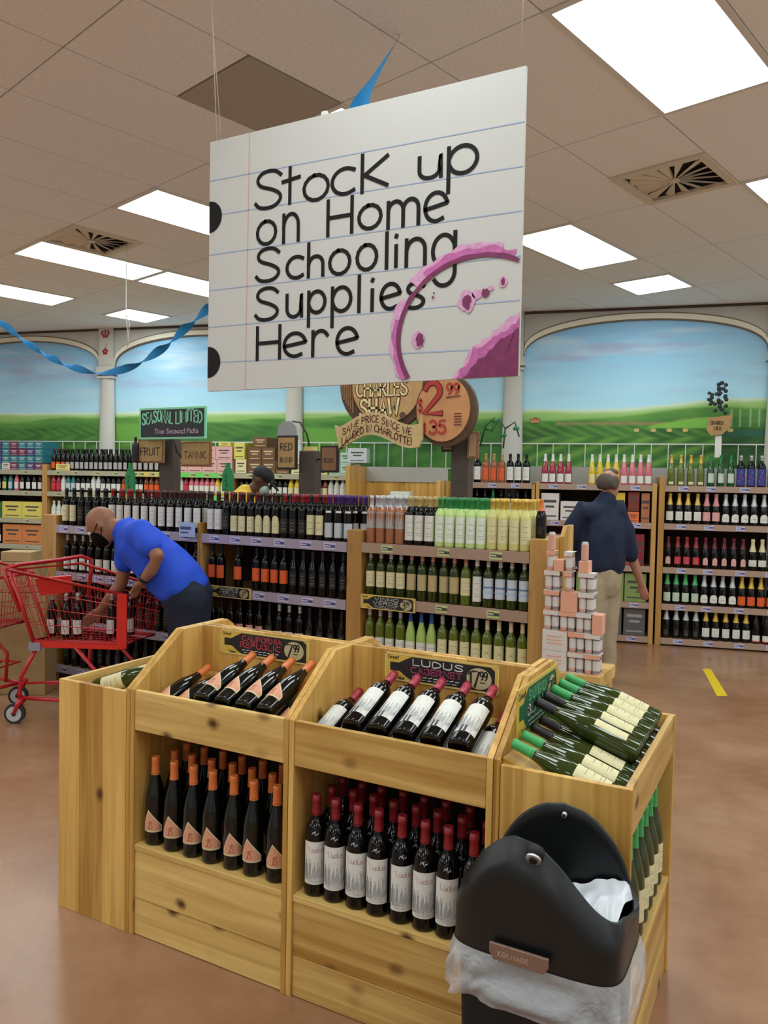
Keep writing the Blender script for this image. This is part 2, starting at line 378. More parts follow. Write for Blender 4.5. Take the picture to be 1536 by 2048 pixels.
white_metal = mat('white_metal', 'E4E0D8', .5)
lamp_m = mat('troffer_glow', 'EFFDFF', .5, emit=LAMP)
def troffer_mesh(l):
    f = MB(); w = CW
    for a in (((0,0),(.028,l)), ((w-.028,0),(w,l)), ((.028,0),(w-.028,.028)), ((.028,l-.028),(w-.028,l))):
        f.box((a[0][0], a[0][1], 3.492), (a[1][0], a[1][1], 3.515), white_metal)
    d = MB(); d.add([(.028,.028,3.502),(w-.028,.028,3.502),(w-.028,l-.028,3.502),(.028,l-.028,3.502)], [(0,3,2,1)], lamp_m)
    return f.mesh('light_frame'), d.mesh('diffuser')
TR2, TR1 = troffer_mesh(CL), troffer_mesh(CW)
LIGHTLAB = {
 (0,1): 'very large glowing white ceiling light near the sign, upper right', (-3,3): 'rectangular ceiling light just right of the hanging paper sign',
 (-9,1): 'long bright ceiling light below the round-bladed vent, far left', (-9,2): 'ceiling light half hidden by the sign, end to end with the long one',
 (-6,1): 'bright ceiling light touching the upper left edge of the paper sign', (-12,1): 'long ceiling light cut off by the left picture edge',
 (0,3): 'ceiling light cut off by the right picture edge beyond the vent', (-3,1): 'ceiling light hidden behind the top edge of the hanging paper sign',
 (-3,4): 'small square ceiling light nearest the mural arch, right of the sign', (-12,2): 'small square ceiling light above the painted pillar at left'}
def troffer(i, j, meshes, yoff=0):
    x, y = cell(i, j); p = gfr(x, y+yoff)
    lab = LIGHTLAB.get((i, j)) or 'white ceiling light outside the picture behind the viewer'
    t = thing('ceiling_light', lab, 'light', (p.x, p.y, 0), AG, 'fluorescent ceiling lights')
    link('light_frame', meshes[0], t); link('diffuser', meshes[1], t)
for ij in sorted(full): troffer(ij[0], ij[1], TR2)
troffer(-3, 4, TR1, CL-CW-.0); troffer(-12, 2, TR1, CL-CW)
# vents: square plate with radial vanes
vane_m = mat('vent_vane', 'DED2BC', .6); dark_m = mat('vent_dark', '1A1410', .9)
vp = MB()
for a in (((0,0),(.05,CW)), ((CW-.05,0),(CW,CW)), ((.05,0),(CW-.05,.05)), ((.05,CW-.05),(CW-.05,CW))):
    vp.box((a[0][0]-CW/2, a[0][1]-CW/2, 3.488), (a[1][0]-CW/2, a[1][1]-CW/2, 3.512), vane_m)
vp = vp.mesh('vent_plate')
vd = MB(); vd.box((-.25,-.25,3.516), (.25,.25,3.52), dark_m); vd = vd.mesh('dark_duct')
vane_meshes = []
for k in range(16):
    a = 2*PI*k/16+.1; c, s_ = cos(a), sin(a); Lr = min(.235/max(abs(c), 1e-6), .235/max(abs(s_), 1e-6))
    n = (-s_, c); v = MB()
    pts = [(.03*c, .03*s_), (Lr*c, Lr*s_)]
    wd = [.008, .058]
    vs = []
    for (px_, py_), ww in zip(pts, wd):
        vs += [(px_-n[0]*ww/2, py_-n[1]*ww/2, 3.494), (px_+n[0]*ww/2, py_+n[1]*ww/2, 3.512), (px_+n[0]*ww/2, py_+n[1]*ww/2, 3.514), (px_-n[0]*ww/2, py_-n[1]*ww/2, 3.496)]
    v.add(vs, [(0,1,5,4),(2,3,7,6),(0,4,7,3),(1,2,6,5),(0,3,2,1),(4,5,6,7)], vane_m); vane_meshes.append(v.mesh('vane'))
hub = MB().lathe([(.03,3.49),(.03,3.51)], vane_m, 12).mesh('hub')
for (i, j), yo, lab in (((-1,2), CL-CW, 'square ceiling vent with radial vanes at the right, between two lights'), ((-8,1), 0, 'square ceiling vent with radial vanes at left, above the long light')):
    x, y = cell(i, j); p = gfr(x+CW/2, y+yo+CW/2)
    t = thing('ceiling_vent', lab, 'vent', (p.x, p.y, 0), AG, 'round-vaned ceiling vents')
    link('vent_plate', vp, t); link('dark_duct', vd, t); link('hub', hub, t)
    for v in vane_meshes: link('vane', v, t)
# the plain dark return grille panel
x, y = cell(-3, 0); p = gfr(x, y+CL-CW)
mb = MB(); mb.box((.006,.006,3.497), (CW-.006,CW-.006,3.512), mat('grey_panel', 'B4AA9C', .8))
mb.build('ceiling_panel', loc=(p.x, p.y, 0), rz=AG, label='dark grey square ceiling panel above the left part of the paper sign', cat='ceiling panel')

# ---- mural wall: painted sky, hills and vineyard behind relief arches
PILL = [-8.75, -6.165, -3.58, -.97, 1.72, 4.35]
def fbm(x, y, o=4):
    return noise.fractal(Vector((x, y, 3.7)), 1.0, 2.0, o)
def mix(a, b_, t): t = max(0, min(1, t)); return [a[i]+(b_[i]-a[i])*t for i in range(3)]
C = {k: lin(v) for k, v in dict(s0='C4E8F6', s1='A4D2F0', cl='DCE6F0', cg='B4C2D8', f0='D6EBA4', f1='A4D078', f2='6CA64A', f3='437E34', f4='2E5E2A', f5='84C64C', br='A58B62', row='7EAE46', dk='1F4A24').items()}
C.update({k: lin(v) for k, v in dict(s0='BCEEFF', s1='96D0F8', cl='D6ECFA', cg='B0C4E4', haze='E4F6DC').items()})
def sm(a, b_, edge, z, w=.014):           # b_ below the edge, softly
    return mix(a, b_, (edge-z)/w+.5)
def paint(x, z):
    rt_ = max(0, min(1, (x-.1)/1.2)); rt_ = rt_*rt_*(3-2*rt_)
    h = 2.43+.008*noise.noise(Vector((x*2, 0, 0)))+.10*rt_
    t = max(0, (z-h)/.85)
    c = mix(C['s0'], C['s1'], t)
    n = fbm(x*.9, z*6.5); c = mix(c, C['cl'], max(0, n)*1.1*(.2+t))
    n2 = fbm(x*1.2+9, z*8+4); c = mix(c, C['cg'], max(0, n2-.05)*1.5*min(1, t*1.4))
    if z > h+.02: return c
    d = h-z
    n = noise.noise(Vector((x*2.2, z*16, 1)))
    g = mix(C['haze'], C['f1'], d/.05+.3*n); g = mix(g, mix(C['f1'], C['f2'], .5), (d-.05)/.08+.3*n)
    c = sm(c, g, h, z)
    h2 = 2.345+.03*sin(x*1.9+.6)+.018*sin(x*4.3)+.006*noise.noise(Vector((x*9,1,0)))
    if x > -.9: h2 = 2.335+.03*sin(x*2.2)+.10*rt_
    c = sm(c, mix(C['f2'], C['f3'], (h2-z)/.13+.7*n), h2, z, .02)
    h3 = 2.26+.04*sin(x*1.3+2.0)
    g2 = fbm(x*2.3, z*6)
    q = mix(C['f3'], C['f4'], .3+1.1*g2)
    rows_ = .5+.5*sin(((x+.25*sin(x))*(16 if z > 2.13 else 9)+(z-1.8)*(46 if z > 2.13 else -26))*1.6)
    if x > -.97: q = mix(q, C['row'], (.40 if z > 2.13 else .65)*rows_**1.5)
    elif x < -6.3: q = mix(q, C['row'], .30*rows_)
    else: q = mix(q, C['row'], .15*rows_)
    bx = ((x+7.1) % 2.6)-1.3
    sw = 1-abs(bx+.5*(z-2.1))/.42
    if x < -.97 and sw > 0: q = mix(q, C['f5'], min(1, sw*1.6)*.55*(1 if z > 2.0 else .5))
    c = sm(c, q, h3, z, .03)
    if x > -.5:
        e_ = 2.275+.06*max(0, x-.35)-.09*max(0, x-.35)*(x < .75)
        k = 1-abs(z-e_)/.028-.4*n
        if k > 0 and x < 1.0: c = mix(c, C['br'], min(.75, k))
        if x > .45: 
            hi = 2.24+.16*(min(x, 1.0)-.45)**.7; 
            if 2.225 < z < hi and x < 1.15: c = mix(c, C['f5'], min(1, (hi-z)/.02)*.9)
        if x > 1.2: c = mix(c, C['dk'], .75*max(0, min(1, (2.235-z)/.02)))
        if x > 1.2 and abs(z-2.17) < .035: c = mix(c, lin('2F6A5A'), .7)
        if x > 1.25 and 2.24 < z < 2.42 and (x*11) % 1 < .18: c = mix(c, C['haze'], .4)
    return c
def painted(name, x0, x1, z0, z1, st, yy, parent=None):
    nx, nz = int((x1-x0)/st), int((z1-z0)/st)
    vs = [(x0+(x1-x0)*i/nx, yy, z0+(z1-z0)*j/nz) for j in range(nz+1) for i in range(nx+1)]
    fs = [(j*(nx+1)+i, j*(nx+1)+i+1, (j+1)*(nx+1)+i+1, (j+1)*(nx+1)+i) for j in range(nz) for i in range(nx)]
    me = bpy.data.meshes.new(name); me.from_pydata(vs, [], fs)
    ca = me.color_attributes.new('paint', 'FLOAT_COLOR', 'POINT')
    buf = []
    for v in vs: buf += paint(v[0], v[2]) + [1]
    ca.data.foreach_set('color', buf)
    m = MATS.get('mural_paint')
    if not m:
        m = bpy.data.materials.new('mural_paint'); m.use_nodes = True; at = m.node_tree.nodes.new('ShaderNodeVertexColor'); at.layer_name = 'paint'
        m.node_tree.links.new(at.outputs[0], m.node_tree.nodes['Principled BSDF'].inputs['Base Color']); m.node_tree.nodes['Principled BSDF'].inputs['Roughness'].default_value = .7
        MATS['mural_paint'] = m
    me.materials.append(m)
    return link(name, me, parent)
mural = thing('painted_mural', 'wall mural of blue sky over green vineyard hills, behind painted arches', 'mural', (0,0,0), AW)
for k in range(len(PILL)-1):
    st = .014 if PILL[k+1] < 2 else .05
    painted('landscape', PILL[k], PILL[k+1], 1.6, 3.45, st, 8.822, mural)
# painted details: hay bales, a little house, three cypress stems
mb = MB(); bale = mat('hay_paint', 'C9B878', .8)
for i, x in enumerate((.35,.52,.68,.84,1.28)):
    mb.prism([(x+.03*cos(a*PI/5), 2.2-.015*i*0+.022*sin(a*PI/5)) for a in range(10)], 1, 8.812, 8.82, bale)
mb.build('hay_bales', mural)
mb = MB(); mb.box((-.77,8.812,2.28), (-.68,8.82,2.32), mat('house_paint', 'C98A5A', .8)); mb.prism([(-.79,2.32),(-.66,2.32),(-.72,2.345)], 1, 8.812, 8.82, mat('roof_paint', '9A5A3A', .8)); mb.build('painted_house', mural)
# arches
stone = mat('mural_stone', 'C9C8BE', .8, noise_amt=.05, noise_scale=6); cream = mat('mural_trim', 'F0EAD4', .75); brown = mat('mural_brown_line', '84705A', .8)
for k in range(len(PILL)-1):
    a, b_ = PILL[k]+.11, PILL[k+1]-.11; cx = (a+b_)/2; rx = (b_-a)/2; n = 28
    def arc(o, zt=.0): return [(cx-(rx-.0)*cos(PI*i/n), 3.02+zt+(.36+o)*sin(PI*i/n)**.85) for i in range(n+1)]
    base = arc(0)
    mb = MB()
    mb.prism([(p[0], p[1]) for p in arc(.0)] + [(b_, 3.5), (a, 3.5)], 1, 8.795, 8.826, stone)
    mb.build('spandrel', mural)
    mb = MB()
    ar = arc(0); out = [(p[0]+(.0), p[1]+.055) for p in ar]
    for i in range(n):
        mb.prism([ar[i], ar[i+1], out[i+1], out[i]], 1, 8.775, 8.826, cream)
    mb.build('arch_trim', mural)
    mb = MB()
    for i in range(n):
        mb.prism([(out[i][0], out[i][1]), (out[i+1][0], out[i+1][1]), (out[i+1][0], out[i+1][1]+.014), (out[i][0], out[i][1]+.014)], 1, 8.785, 8.826, brown)
        mb.prism([(ar[i][0], ar[i][1]-.012), (ar[i+1][0], ar[i+1][1]-.012), ar[i+1], ar[i]], 1, 8.79, 8.826, brown)
    mb.build('arch_line', mural)
# pillars, one thing each
colm = mat('pillar_stone', 'CFCCC2', .7); berry = mat('red_grapes_paint', 'A01C2A', .6)
PL = ['painted pillar outside the left picture edge', 'painted pillar at left under the blue streamer', 'painted pillar behind the paper sign, left of the barrel sign', 'painted pillar at the right edge of the paper sign', 'painted pillar at the right picture edge', 'painted pillar outside the right picture edge']
for k, x in enumerate(PILL):
    t = thing('pillar', 'pale '+PL[k], 'pillar', wfr(x, 8.8), AW, 'pale mural pillars', kind='structure')
    mb = MB(); n = 10
    def ring(r, z): return [(r*cos(PI+PI*i/n), r*.55*sin(PI+PI*i/n), z) for i in range(n+1)]
    vs = ring(.135, 0) + ring(.118, 1.9) + ring(.098, 2.86)
    mb.add(vs, [(j*(n+1)+i, j*(n+1)+i+1, (j+1)*(n+1)+i+1, (j+1)*(n+1)+i) for j in range(2) for i in range(n)], colm, True)
    mb.build('shaft', t)
    mb = MB(); mb.box((-.115,-.07,2.86), (.115,.02,2.885), colm); mb.box((-.13,-.085,2.905), (.13,.02,2.94), colm); mb.box((-.105,-.06,2.885), (.105,.02,2.905), brown); mb.box((-.12,-.075,2.94), (.12,.02,3.0), colm); mb.build('capital', t)
    mb = MB(); mb.box((-.105,-.05,3.0), (.105,.02,3.5), stone); mb.box((-.08,-.056,3.03), (.08,-.05,3.47), colm); mb.build('pier', t)
    mb = MB()
    for (u, v) in [(-.035,3.41),(0,3.43),(.035,3.41),(-.02,3.385),(.02,3.385),(-.05,3.43),(.05,3.43),(0,3.4),(-.04,3.45),(.04,3.455),(0,3.46)]:
        mb.ell((u,-.057,v), (.016,.006,.014), berry, 8, 4)
    for an in range(0, 360, 72): mb.ell((.026*cos(R(an+18)),-.057,3.2+.026*sin(R(an+18))), (.02,.006,.018), berry, 8, 4)
    mb.ribbon([(.0,3.23),(.02,3.29)], .008, berry, lambda a_, b2: (a_, -.058, b2)); mb.build('red_ornament', t)
mb = MB(); mb.box((-11.9,8.77,3.475), (4.9,8.83,3.499), mat('shadow_line', '4A4038', .8)); mb.build('shadow_strip', rz=AW, kind='structure')  # dark strip painted as the shadow line where mural meets ceiling

# yellow tape mark on the floor
ty = mat('yellow_tape', 'E3C21E', .5)
pts = [c2d(2.831,6.829), c2d(2.905,6.834), c2d(2.66,5.935), c2d(2.575,5.93)]
c = sum(pts, Vector())/4
mb = MB(); mb.add([(p.x-c.x, p.y-c.y, .0) for p in pts]+[(p.x-c.x, p.y-c.y, .0015) for p in pts], [(0,1,2,3),(7,6,5,4),(0,4,5,1),(1,5,6,2),(2,6,7,3),(3,7,4,0)], ty)
mb.build('floor_tape', loc=(c.x, c.y, .001), label='short strip of yellow tape on the brown floor', cat='tape')

# ================================================================ HANGING PAPER SIGN
paper = mat('sign_paper', 'C8C5C0', .55); ink = mat('sign_ink', '171514', .7, spec=.25); blue = mat('sign_blue_line', '9FAFD0', .6); redl = mat('sign_red_line', 'DDA29A', .6)
wine1 = mat('sign_wine_dark', '7A2756', .6, noise_amt=.18, noise_scale=45); wine2 = mat('sign_wine_light', 'BE62A0', .6, noise_amt=.22, noise_scale=50); wine3 = mat('sign_wine_pale', 'D79CC2', .6, noise_amt=.14, noise_scale=55)
SW, SH = 1.167, .886
sg = thing('hanging_sign', 'big white notebook-paper sign hanging above the display, wine ring stain', 'sign', (-1.906, 2.199, 1.90))
mb = MB(); mb.box((0,0,0), (SW,.012,SH), paper); mb.build('board', sg)
F1 = front(-.0010); F2 = front(-.0016); F3 = front(-.0022); F4 = front(-.0028)
mb = MB()
for zl, zr in ((.749,.728),(.625,.602),(.487,.475),(.361,.347),(.230,.219),(.103,.082)): mb.ribbon([(0.002,zl),(SW-.002,zr)], .0032, blue, F1)
mb.build('ruled_lines', sg)
mb = MB(); mb.ribbon([(.176,SH-.001),(.170,.001)], .0035, redl, F1); mb.build('margin_line', sg)
for z in (.62, .104):
    mb = MB(); mb.add([(0,-.0016,z)]+[(.058*cos(R(a)),-.0016,z+.056*sin(R(a))) for a in range(-90, 91, 10)], [(0,i,i+1) for i in range(1, 19)], ink); mb.build('punch_hole', sg)
GT = [('S',.201,.609,.319,.747),('t',.315,.613,.394,.742),('o',.401,.608,.508,.7),('c',.512,.61,.606,.703),('k',.625,.605,.727,.733),('u',.828,.611,.912,.689),('p',.926,.558,1.03,.701),('o',.21,.489,.299,.577),('n',.321,.484,.392,.588),('H',.498,.484,.6,.608),('o',.615,.487,.707,.571),('m',.722,.478,.839,.569),('e',.849,.476,.936,.575),('S',.208,.361,.315,.485),('c',.337,.36,.412,.442),('h',.424,.358,.492,.478),('o',.507,.355,.595,.442),('o',.611,.358,.694,.447),('l',.719,.354,.726,.475),('i',.752,.356,.767,.463),('n',.789,.352,.864,.444),('g',.879,.28,.964,.448),('S',.207,.229,.312,.35),('u',.339,.231,.41,.317),('p',.427,.195,.503,.319),('p',.52,.187,.602,.323),('l',.621,.227,.629,.351),('i',.669,.226,.685,.335),('e',.701,.224,.781,.315),('s',.792,.22,.863,.309),('H',.216,.096,.322,.217),('e',.328,.097,.429,.187),('r',.446,.095,.514,.187),('e',.539,.092,.629,.189)]
for g, x0, z0, x1, z1 in GT:
    gw, st = GL[g]; xs = [p[0] for s in st for p in s]; zs = [p[1] for s in st for p in s]
    ax0, ax1, az0, az1 = min(xs), max(xs), min(zs), max(zs)
    mb = MB(); k = .0055
    for si, s in enumerate(st):
        mb.ribbon([(x0+k+(p[0]-ax0)/max(ax1-ax0, .08)*(x1-x0-2*k), z0+k+(p[1]-az0)/(az1-az0)*(z1-z0-2*k)) for p in (chaikin(s) if s is SS or len(s) < 14 and len(s) > 4 else s)], .0130, ink, front(-.0016-.00025*si))
    mb.build('letter', sg)
# wine ring
def ringpts(r, wv, ph): return lambda a: r*(1+wv*noise.noise(Vector((cos(a)*2+ph, sin(a)*2, ph))))
ctr = (1.035, .13)
def annulus(mb, r0, r1, m, P, jag=.02, ph=0, a0=-50, a1=250, taper=False):
    pr = []
    for d in range(a0, a1+1, 3):
        a = R(d); i_ = r0*(1+.3*jag*noise.noise(Vector((a*3, ph, 0)))); o_ = r1*(1+jag*noise.noise(Vector((a*6, ph, 4))))
        A1 = (ctr[0]+i_*cos(a)*1.06, ctr[1]+i_*sin(a)*.94); A2 = (ctr[0]+o_*cos(a)*1.06, ctr[1]+o_*sin(a)*.94)
        ok = all(.002 < q[0] < SW-.001 and .002 < q[1] for q in (A1, A2))
        pr.append((A1, A2, ok))
    for u, v in zip(pr, pr[1:]):
        if u[2] and v[2]: mb.add([P(*u[0]), P(*v[0]), P(*v[1]), P(*u[1])], [(0,1,2,3)], m)
mb = MB()
annulus(mb, .246, .286, wine3, front(-.0030), .07, 1, 75, 140); annulus(mb, .246, .274, wine2, front(-.0032), .06, 5, 60, 130); annulus(mb, .246, .276, wine3, front(-.0030), .06, 4, 150, 250); annulus(mb, .246, .268, wine2, front(-.0034), .06, 2, 165, 250); annulus(mb, .240, .2545, wine1, front(-.0040), .015, 3)
mb.build('wine_ring', sg)
def blob(mb, x, z, rx, rz_, m, P, ph):
    pts = []
    for i in range(18):
        a = 2*PI*i/18; k = 1+.45*noise.noise(Vector((cos(a)*2+ph, sin(a)*2, ph)))
        pts.append((min(max(x+rx*k*cos(a), .001), SW-.001), max(z+rz_*k*sin(a), .001)))
    mb.add([P(x, z)]+[P(*p) for p in pts], [(0, 1+i, 1+(i+1)%18) for i in range(18)], m)
mb = MB()
for x, z, r1, r2, m, k in ((1.0,.232,.026,.034,wine3,1),(1.002,.228,.016,.02,wine1,2),(1.035,.247,.018,.014,wine3,3),(1.06,.250,.013,.013,wine1,4),(1.075,.262,.012,.008,wine3,5),(1.114,.277,.014,.016,wine3,6),(1.114,.277,.006,.012,wine1,7),(.842,.124,.022,.028,wine3,8),(.848,.126,.013,.02,wine1,9),(.889,.252,.004,.004,wine1,10),(.892,.265,.003,.003,wine1,11)):
    mb = MB(); blob(mb, x, z, r1, r2, m, front(-.0030-.0006*(m is wine1)), k*1.7); mb.build('wine_drop', sg)
mb = MB()
def poly(mb, pts, m, P, jag=0):
    c = (1.12, .03); k = len(pts)
    q = []
    for i in range(k):
        a, b_ = pts[i], pts[(i+1)%k]
        for s in range(6):
            t = s/6; x = a[0]+(b_[0]-a[0])*t; z = a[1]+(b_[1]-a[1])*t
            inn = .004 < x < SW-.004 and z > .004
            if inn: x += jag*noise.noise(Vector((x*60, z*60, 1))); z += jag*noise.noise(Vector((x*60, z*60, 7)))
            q.append((min(x, SW-.001), max(z, .001)))
    mb.add([P(*c)]+[P(*p) for p in q], [(0, 1+i, 1+(i+1)%len(q)) for i in range(len(q))], m)
poly(mb, [(.955,.001),(1.02,.085),(1.09,.135),(1.166,.185),(1.166,.001)], wine3, front(-.0030), .016)
poly(mb, [(.97,.001),(1.03,.08),(1.10,.12),(1.166,.17),(1.166,.001)], wine2, front(-.0034), .02)
poly(mb, [(.99,.001),(1.05,.06),(1.10,.10),(1.166,.14),(1.166,.001)], wine1, front(-.0038), .014)
mb.build('wine_splash', sg)
cord = mat('pale_cord', 'C9BBA6', .6)
mb = MB(); mb.tube([(.025,.006,SH),(.0,.006,1.3),(-.03,.01,1.60)], .0016, cord, 5); mb.tube([(.045,.006,SH),(.0,.006,1.3),(-.03,.01,1.6)], .0012, cord, 5); mb.build('cord', sg)
mb = MB(); mb.tube([(SW-.02,.006,SH),(SW-.01,.006,1.3),(SW+.0,.0,1.60)], .0016, cord, 5); mb.build('cord', sg)
mb = MB(); mb.box((.470,.0,SH),(.490,.012,SH+.012), white_metal); mb.build('clip', sg)

# ================================================================ BLUE CREPE STREAMER
crepe = mat('blue_crepe', '1E8FD6', .75)
key = [(-1.584,3.031,3.499), (-1.53,2.62,3.02), (-2.0,2.9,2.66), (-2.838,3.246,2.48), (-3.3,3.33,2.285), (-3.72,3.37,2.215), (-4.217,3.417,2.33), (-4.797,3.447,2.62), (-5.6,3.5,3.1), (-6.2,3.55,3.499)]
def catmull(K, n):
    K = [Vector(k) for k in K]; K = [K[0]*2-K[1]] + K + [K[-1]*2-K[-2]]; out = []
    for i in range(1, len(K)-2):
        for j in range(n):
            t = j/n; p0, p1, p2, p3 = K[i-1:i+3]
            out.append(.5*((2*p1)+(p2-p0)*t+(2*p0-5*p1+4*p2-p3)*t*t+(3*p1-p0-3*p2+p3)*t**3))
    out.append(K[-2]); return out
P_ = catmull(key, 26)
mb = MB(); vs = []; s_ = 0
for i, p in enumerate(P_):
    if i: s_ += (p-P_[i-1]).length
    t = (P_[min(i+1, len(P_)-1)]-P_[max(i-1, 0)]).normalized()
    u = t.cross(Vector((0,0,1))); u = u.normalized() if u.length > .05 else Vector((1,0,0)); v = t.cross(u).normalized()
    an = max(0, s_-.75)*11+.6*sin(s_*5)*min(1, s_)+.9; wd = .030*(1+.5*max(0, 1-abs(i-26)/20))*(1-.25*abs(sin(an)))*(.3+.7*min(1, i/18))
    dv = u*cos(an)+v*sin(an)
    vs += [p+dv*wd, p+dv*wd*.33+v.cross(dv)*0, p-dv*wd*.33, p-dv*wd]
mb.add(vs, [(i*4+j, i*4+j+1, (i+1)*4+j+1, (i+1)*4+j) for i in range(len(P_)-1) for j in range(3)], crepe, True)
mb.build('streamer', label='twisted blue crepe paper streamer hanging in a swag from the ceiling', cat='streamer')
p = PC(252, 628, 6.5)
mb = MB(); a_ = PC(252,628,6.5); b_ = PC(257,690,6.5); c_ = PC(247,640,6.5)
mb.tube([(a_.x,a_.y,3.5),a_, b_], .004, mat('white_string', 'E8E8E0', .6), 5); mb.tube([a_, a_.lerp(b_, .3)+Vector((.03,0,0)), b_+Vector((-.01,0,-.02))], .003, MATS['white_string'], 5)
mb.build('hanging_string', label='thin white string dangling from the small ceiling light at left', cat='string')

# ================================================================ BOTTLES
G = {
 'black': mat('glass_black_green', '070A06', .07, spec=.5), 'dark': mat('glass_dark', '090606', .09, spec=.38), 'olive': mat('glass_olive', '2E3A10', .07, spec=.6),
 'olivel': mat('glass_olive_light', '5E6A22', .07, spec=.6), 'pale': mat('glass_pale_green', 'A9C46A', .07, spec=.6), 'yellow': mat('glass_straw', 'D3CE82', .07, spec=.6),
 'rose': mat('glass_rose', '9A5A3C', .08, spec=.6), 'pink': mat('glass_pink', 'D06A78', .08, spec=.6), 'red': mat('glass_red', '9C1F30', .08, spec=.6), 'gold': mat('glass_golden', 'D6B92C', .08, spec=.6),
 'green': mat('glass_green', '0E4A24', .07, spec=.6), 'palegl': mat('glass_pale_lime', 'C2DC8C', .07, spec=.6), 'rosel': mat('glass_rose_light', 'A2684A', .08, spec=.6), 'clear': mat('glass_clear', 'C8CEC4', .07, spec=.6), 'amber': mat('glass_amber', '6A3412', .08, spec=.6), 'teal': mat('glass_teal', '1E6A70', .1, spec=.6),
}
CAPC = dict(orange='D9763A', red='8E1F26', maroon='5A1420', green='3FA45A', dkgreen='1F7A3C', silver='B9B9BC', tan='B59A5E', gold='CDA94A', black='141416', purple='3E1A5C', brown='3A1C18', white='E0DED8', copper='C98A70', cream='D8CCA0', blue='1F4E9C', pinkc='D68A8A', wine='A83244', rust='A8341E')
CAPM = {k: mat('capsule_'+k, v, .35 if k not in ('silver', 'gold', 'copper') else .3, metal=.4 if k in ('silver', 'gold', 'copper') else 0) for k, v in CAPC.items()}
LABC = dict(white='DFDCD4', cream='DDD3A6', orange='DF5A22', tan='B9A878', grey='A8A29E', bluew='C9D3E0', pink='D9A09A', peach='D99A7A', dark='1E1B19', yellow='DCCB78', violet='3A3A86', redl='C8303C', palegreen='BFD0B8', whiteg='E2E8DC', straw='D8D0A0', silver='C2C6CC')
LABM = {k: mat('label_'+k, v, .6, noise_amt=.06, noise_scale=90) for k, v in LABC.items()}
ink2 = mat('label_ink', '4A4640', .6); inkred = mat('label_red_script', 'B0505A', .6); inkblue = mat('label_blue', '6A86B8', .6); inkgold = mat('label_gold', 'B08A3A', .6)
def prof(shape, r, h):
    if shape == 'bordeaux': p = [(.80,0),(.97,.012),(1,.03),(1,.60),(.97,.65),(.84,.70),(.58,.745),(.42,.78),(.38,.82),(.36,.93),(.40,.935),(.40,.965),(.37,.97),(.36,1)]
    elif shape == 'slim': p = [(.8,0),(.97,.012),(1,.03),(1,.46),(.97,.53),(.86,.60),(.68,.68),(.50,.755),(.40,.82),(.36,.93),(.38,.94),(.38,.97),(.36,1)]
    elif shape == 'hock': p = [(.8,0),(.97,.012),(1,.03),(1,.38),(.96,.46),(.82,.58),(.62,.70),(.45,.80),(.38,.88),(.36,.96),(.38,.97),(.36,1)]
    elif shape == 'fizz': p = [(.85,0),(.98,.012),(1,.03),(1,.42),(.96,.50),(.80,.61),(.55,.73),(.42,.82),(.40,.90),(.46,.93),(.46,.97),(.38,1)]
    elif shape == 'beer': p = [(.85,0),(.98,.012),(1,.03),(1,.55),(.92,.63),(.65,.74),(.48,.82),(.42,.95),(.46,.96),(.46,1)]
    elif shape == 'jug': p = [(.85,0),(.98,.012),(1,.03),(1,.62),(.9,.72),(.5,.82),(.4,.86),(.4,1)]
    return [(a*r, b_*h) for a, b_ in p]
def rad_at(pf, z):
    for (r0, z0), (r1, z1) in zip(pf, pf[1:]):
        if z0 <= z <= z1: return r0+(r1-r0)*(z-z0)/max(z1-z0, 1e-6)
    return pf[-1][0]
def cyl(pf, dr, face=-PI/2):
    def P(s, z):
        r = rad_at(pf, z)+dr; a = face+s/r; return (r*cos(a), r*sin(a), z)
    return P
# style: shape, radius, height, glass, capsule, capsule start (share of height), label (colour, from, to, half angle, trim), words
ST = {}
def rb(mb, x0, x1, z, wd, m, P, n=8): mb.ribbon([(x0+(x1-x0)*i/n, z) for i in range(n+1)], wd, m, P)
def style(k, shape, r, h, glass, cap, c0, lab, words, name='wine_bottle', cat='wine bottle', n=12): ST[k] = dict(shape=shape, r=r, h=h, glass=glass, cap=cap, c0=c0, lab=lab, words=words, name=name, cat=cat, n=n)
style('bandit', 'slim', .0345, .300, 'black', 'orange', .80, ('peach', .16, .40, 62, 'tri'), 'dark bottle with orange capsule and pointed peach label', n=24)
style('ludus', 'bordeaux', .0350, .305, 'dark', 'red', .80, ('white', .13, .56, 62, 'trees'), 'red wine bottle with dark red capsule and sketched white label', n=24)
style('ludus_t', 'bordeaux', .0350, .305, 'dark', 'wine', .80, ('white', .13, .56, 62, 'trees2'), 'red wine bottle with pink-red capsule and sketched white label', n=24)
style('white_end', 'slim', .0345, .310, 'olive', 'green', .80, ('cream', .14, .44, 62, 'lines'), 'green-glass white wine bottle with cream label and green capsule', n=24)
style('white_end2', 'slim', .0345, .310, 'olive', 'black', .80, ('cream', .14, .44, 62, 'lines'), 'green-glass white wine bottle with cream label and black capsule', n=24)
MR, MH = .0305, .285
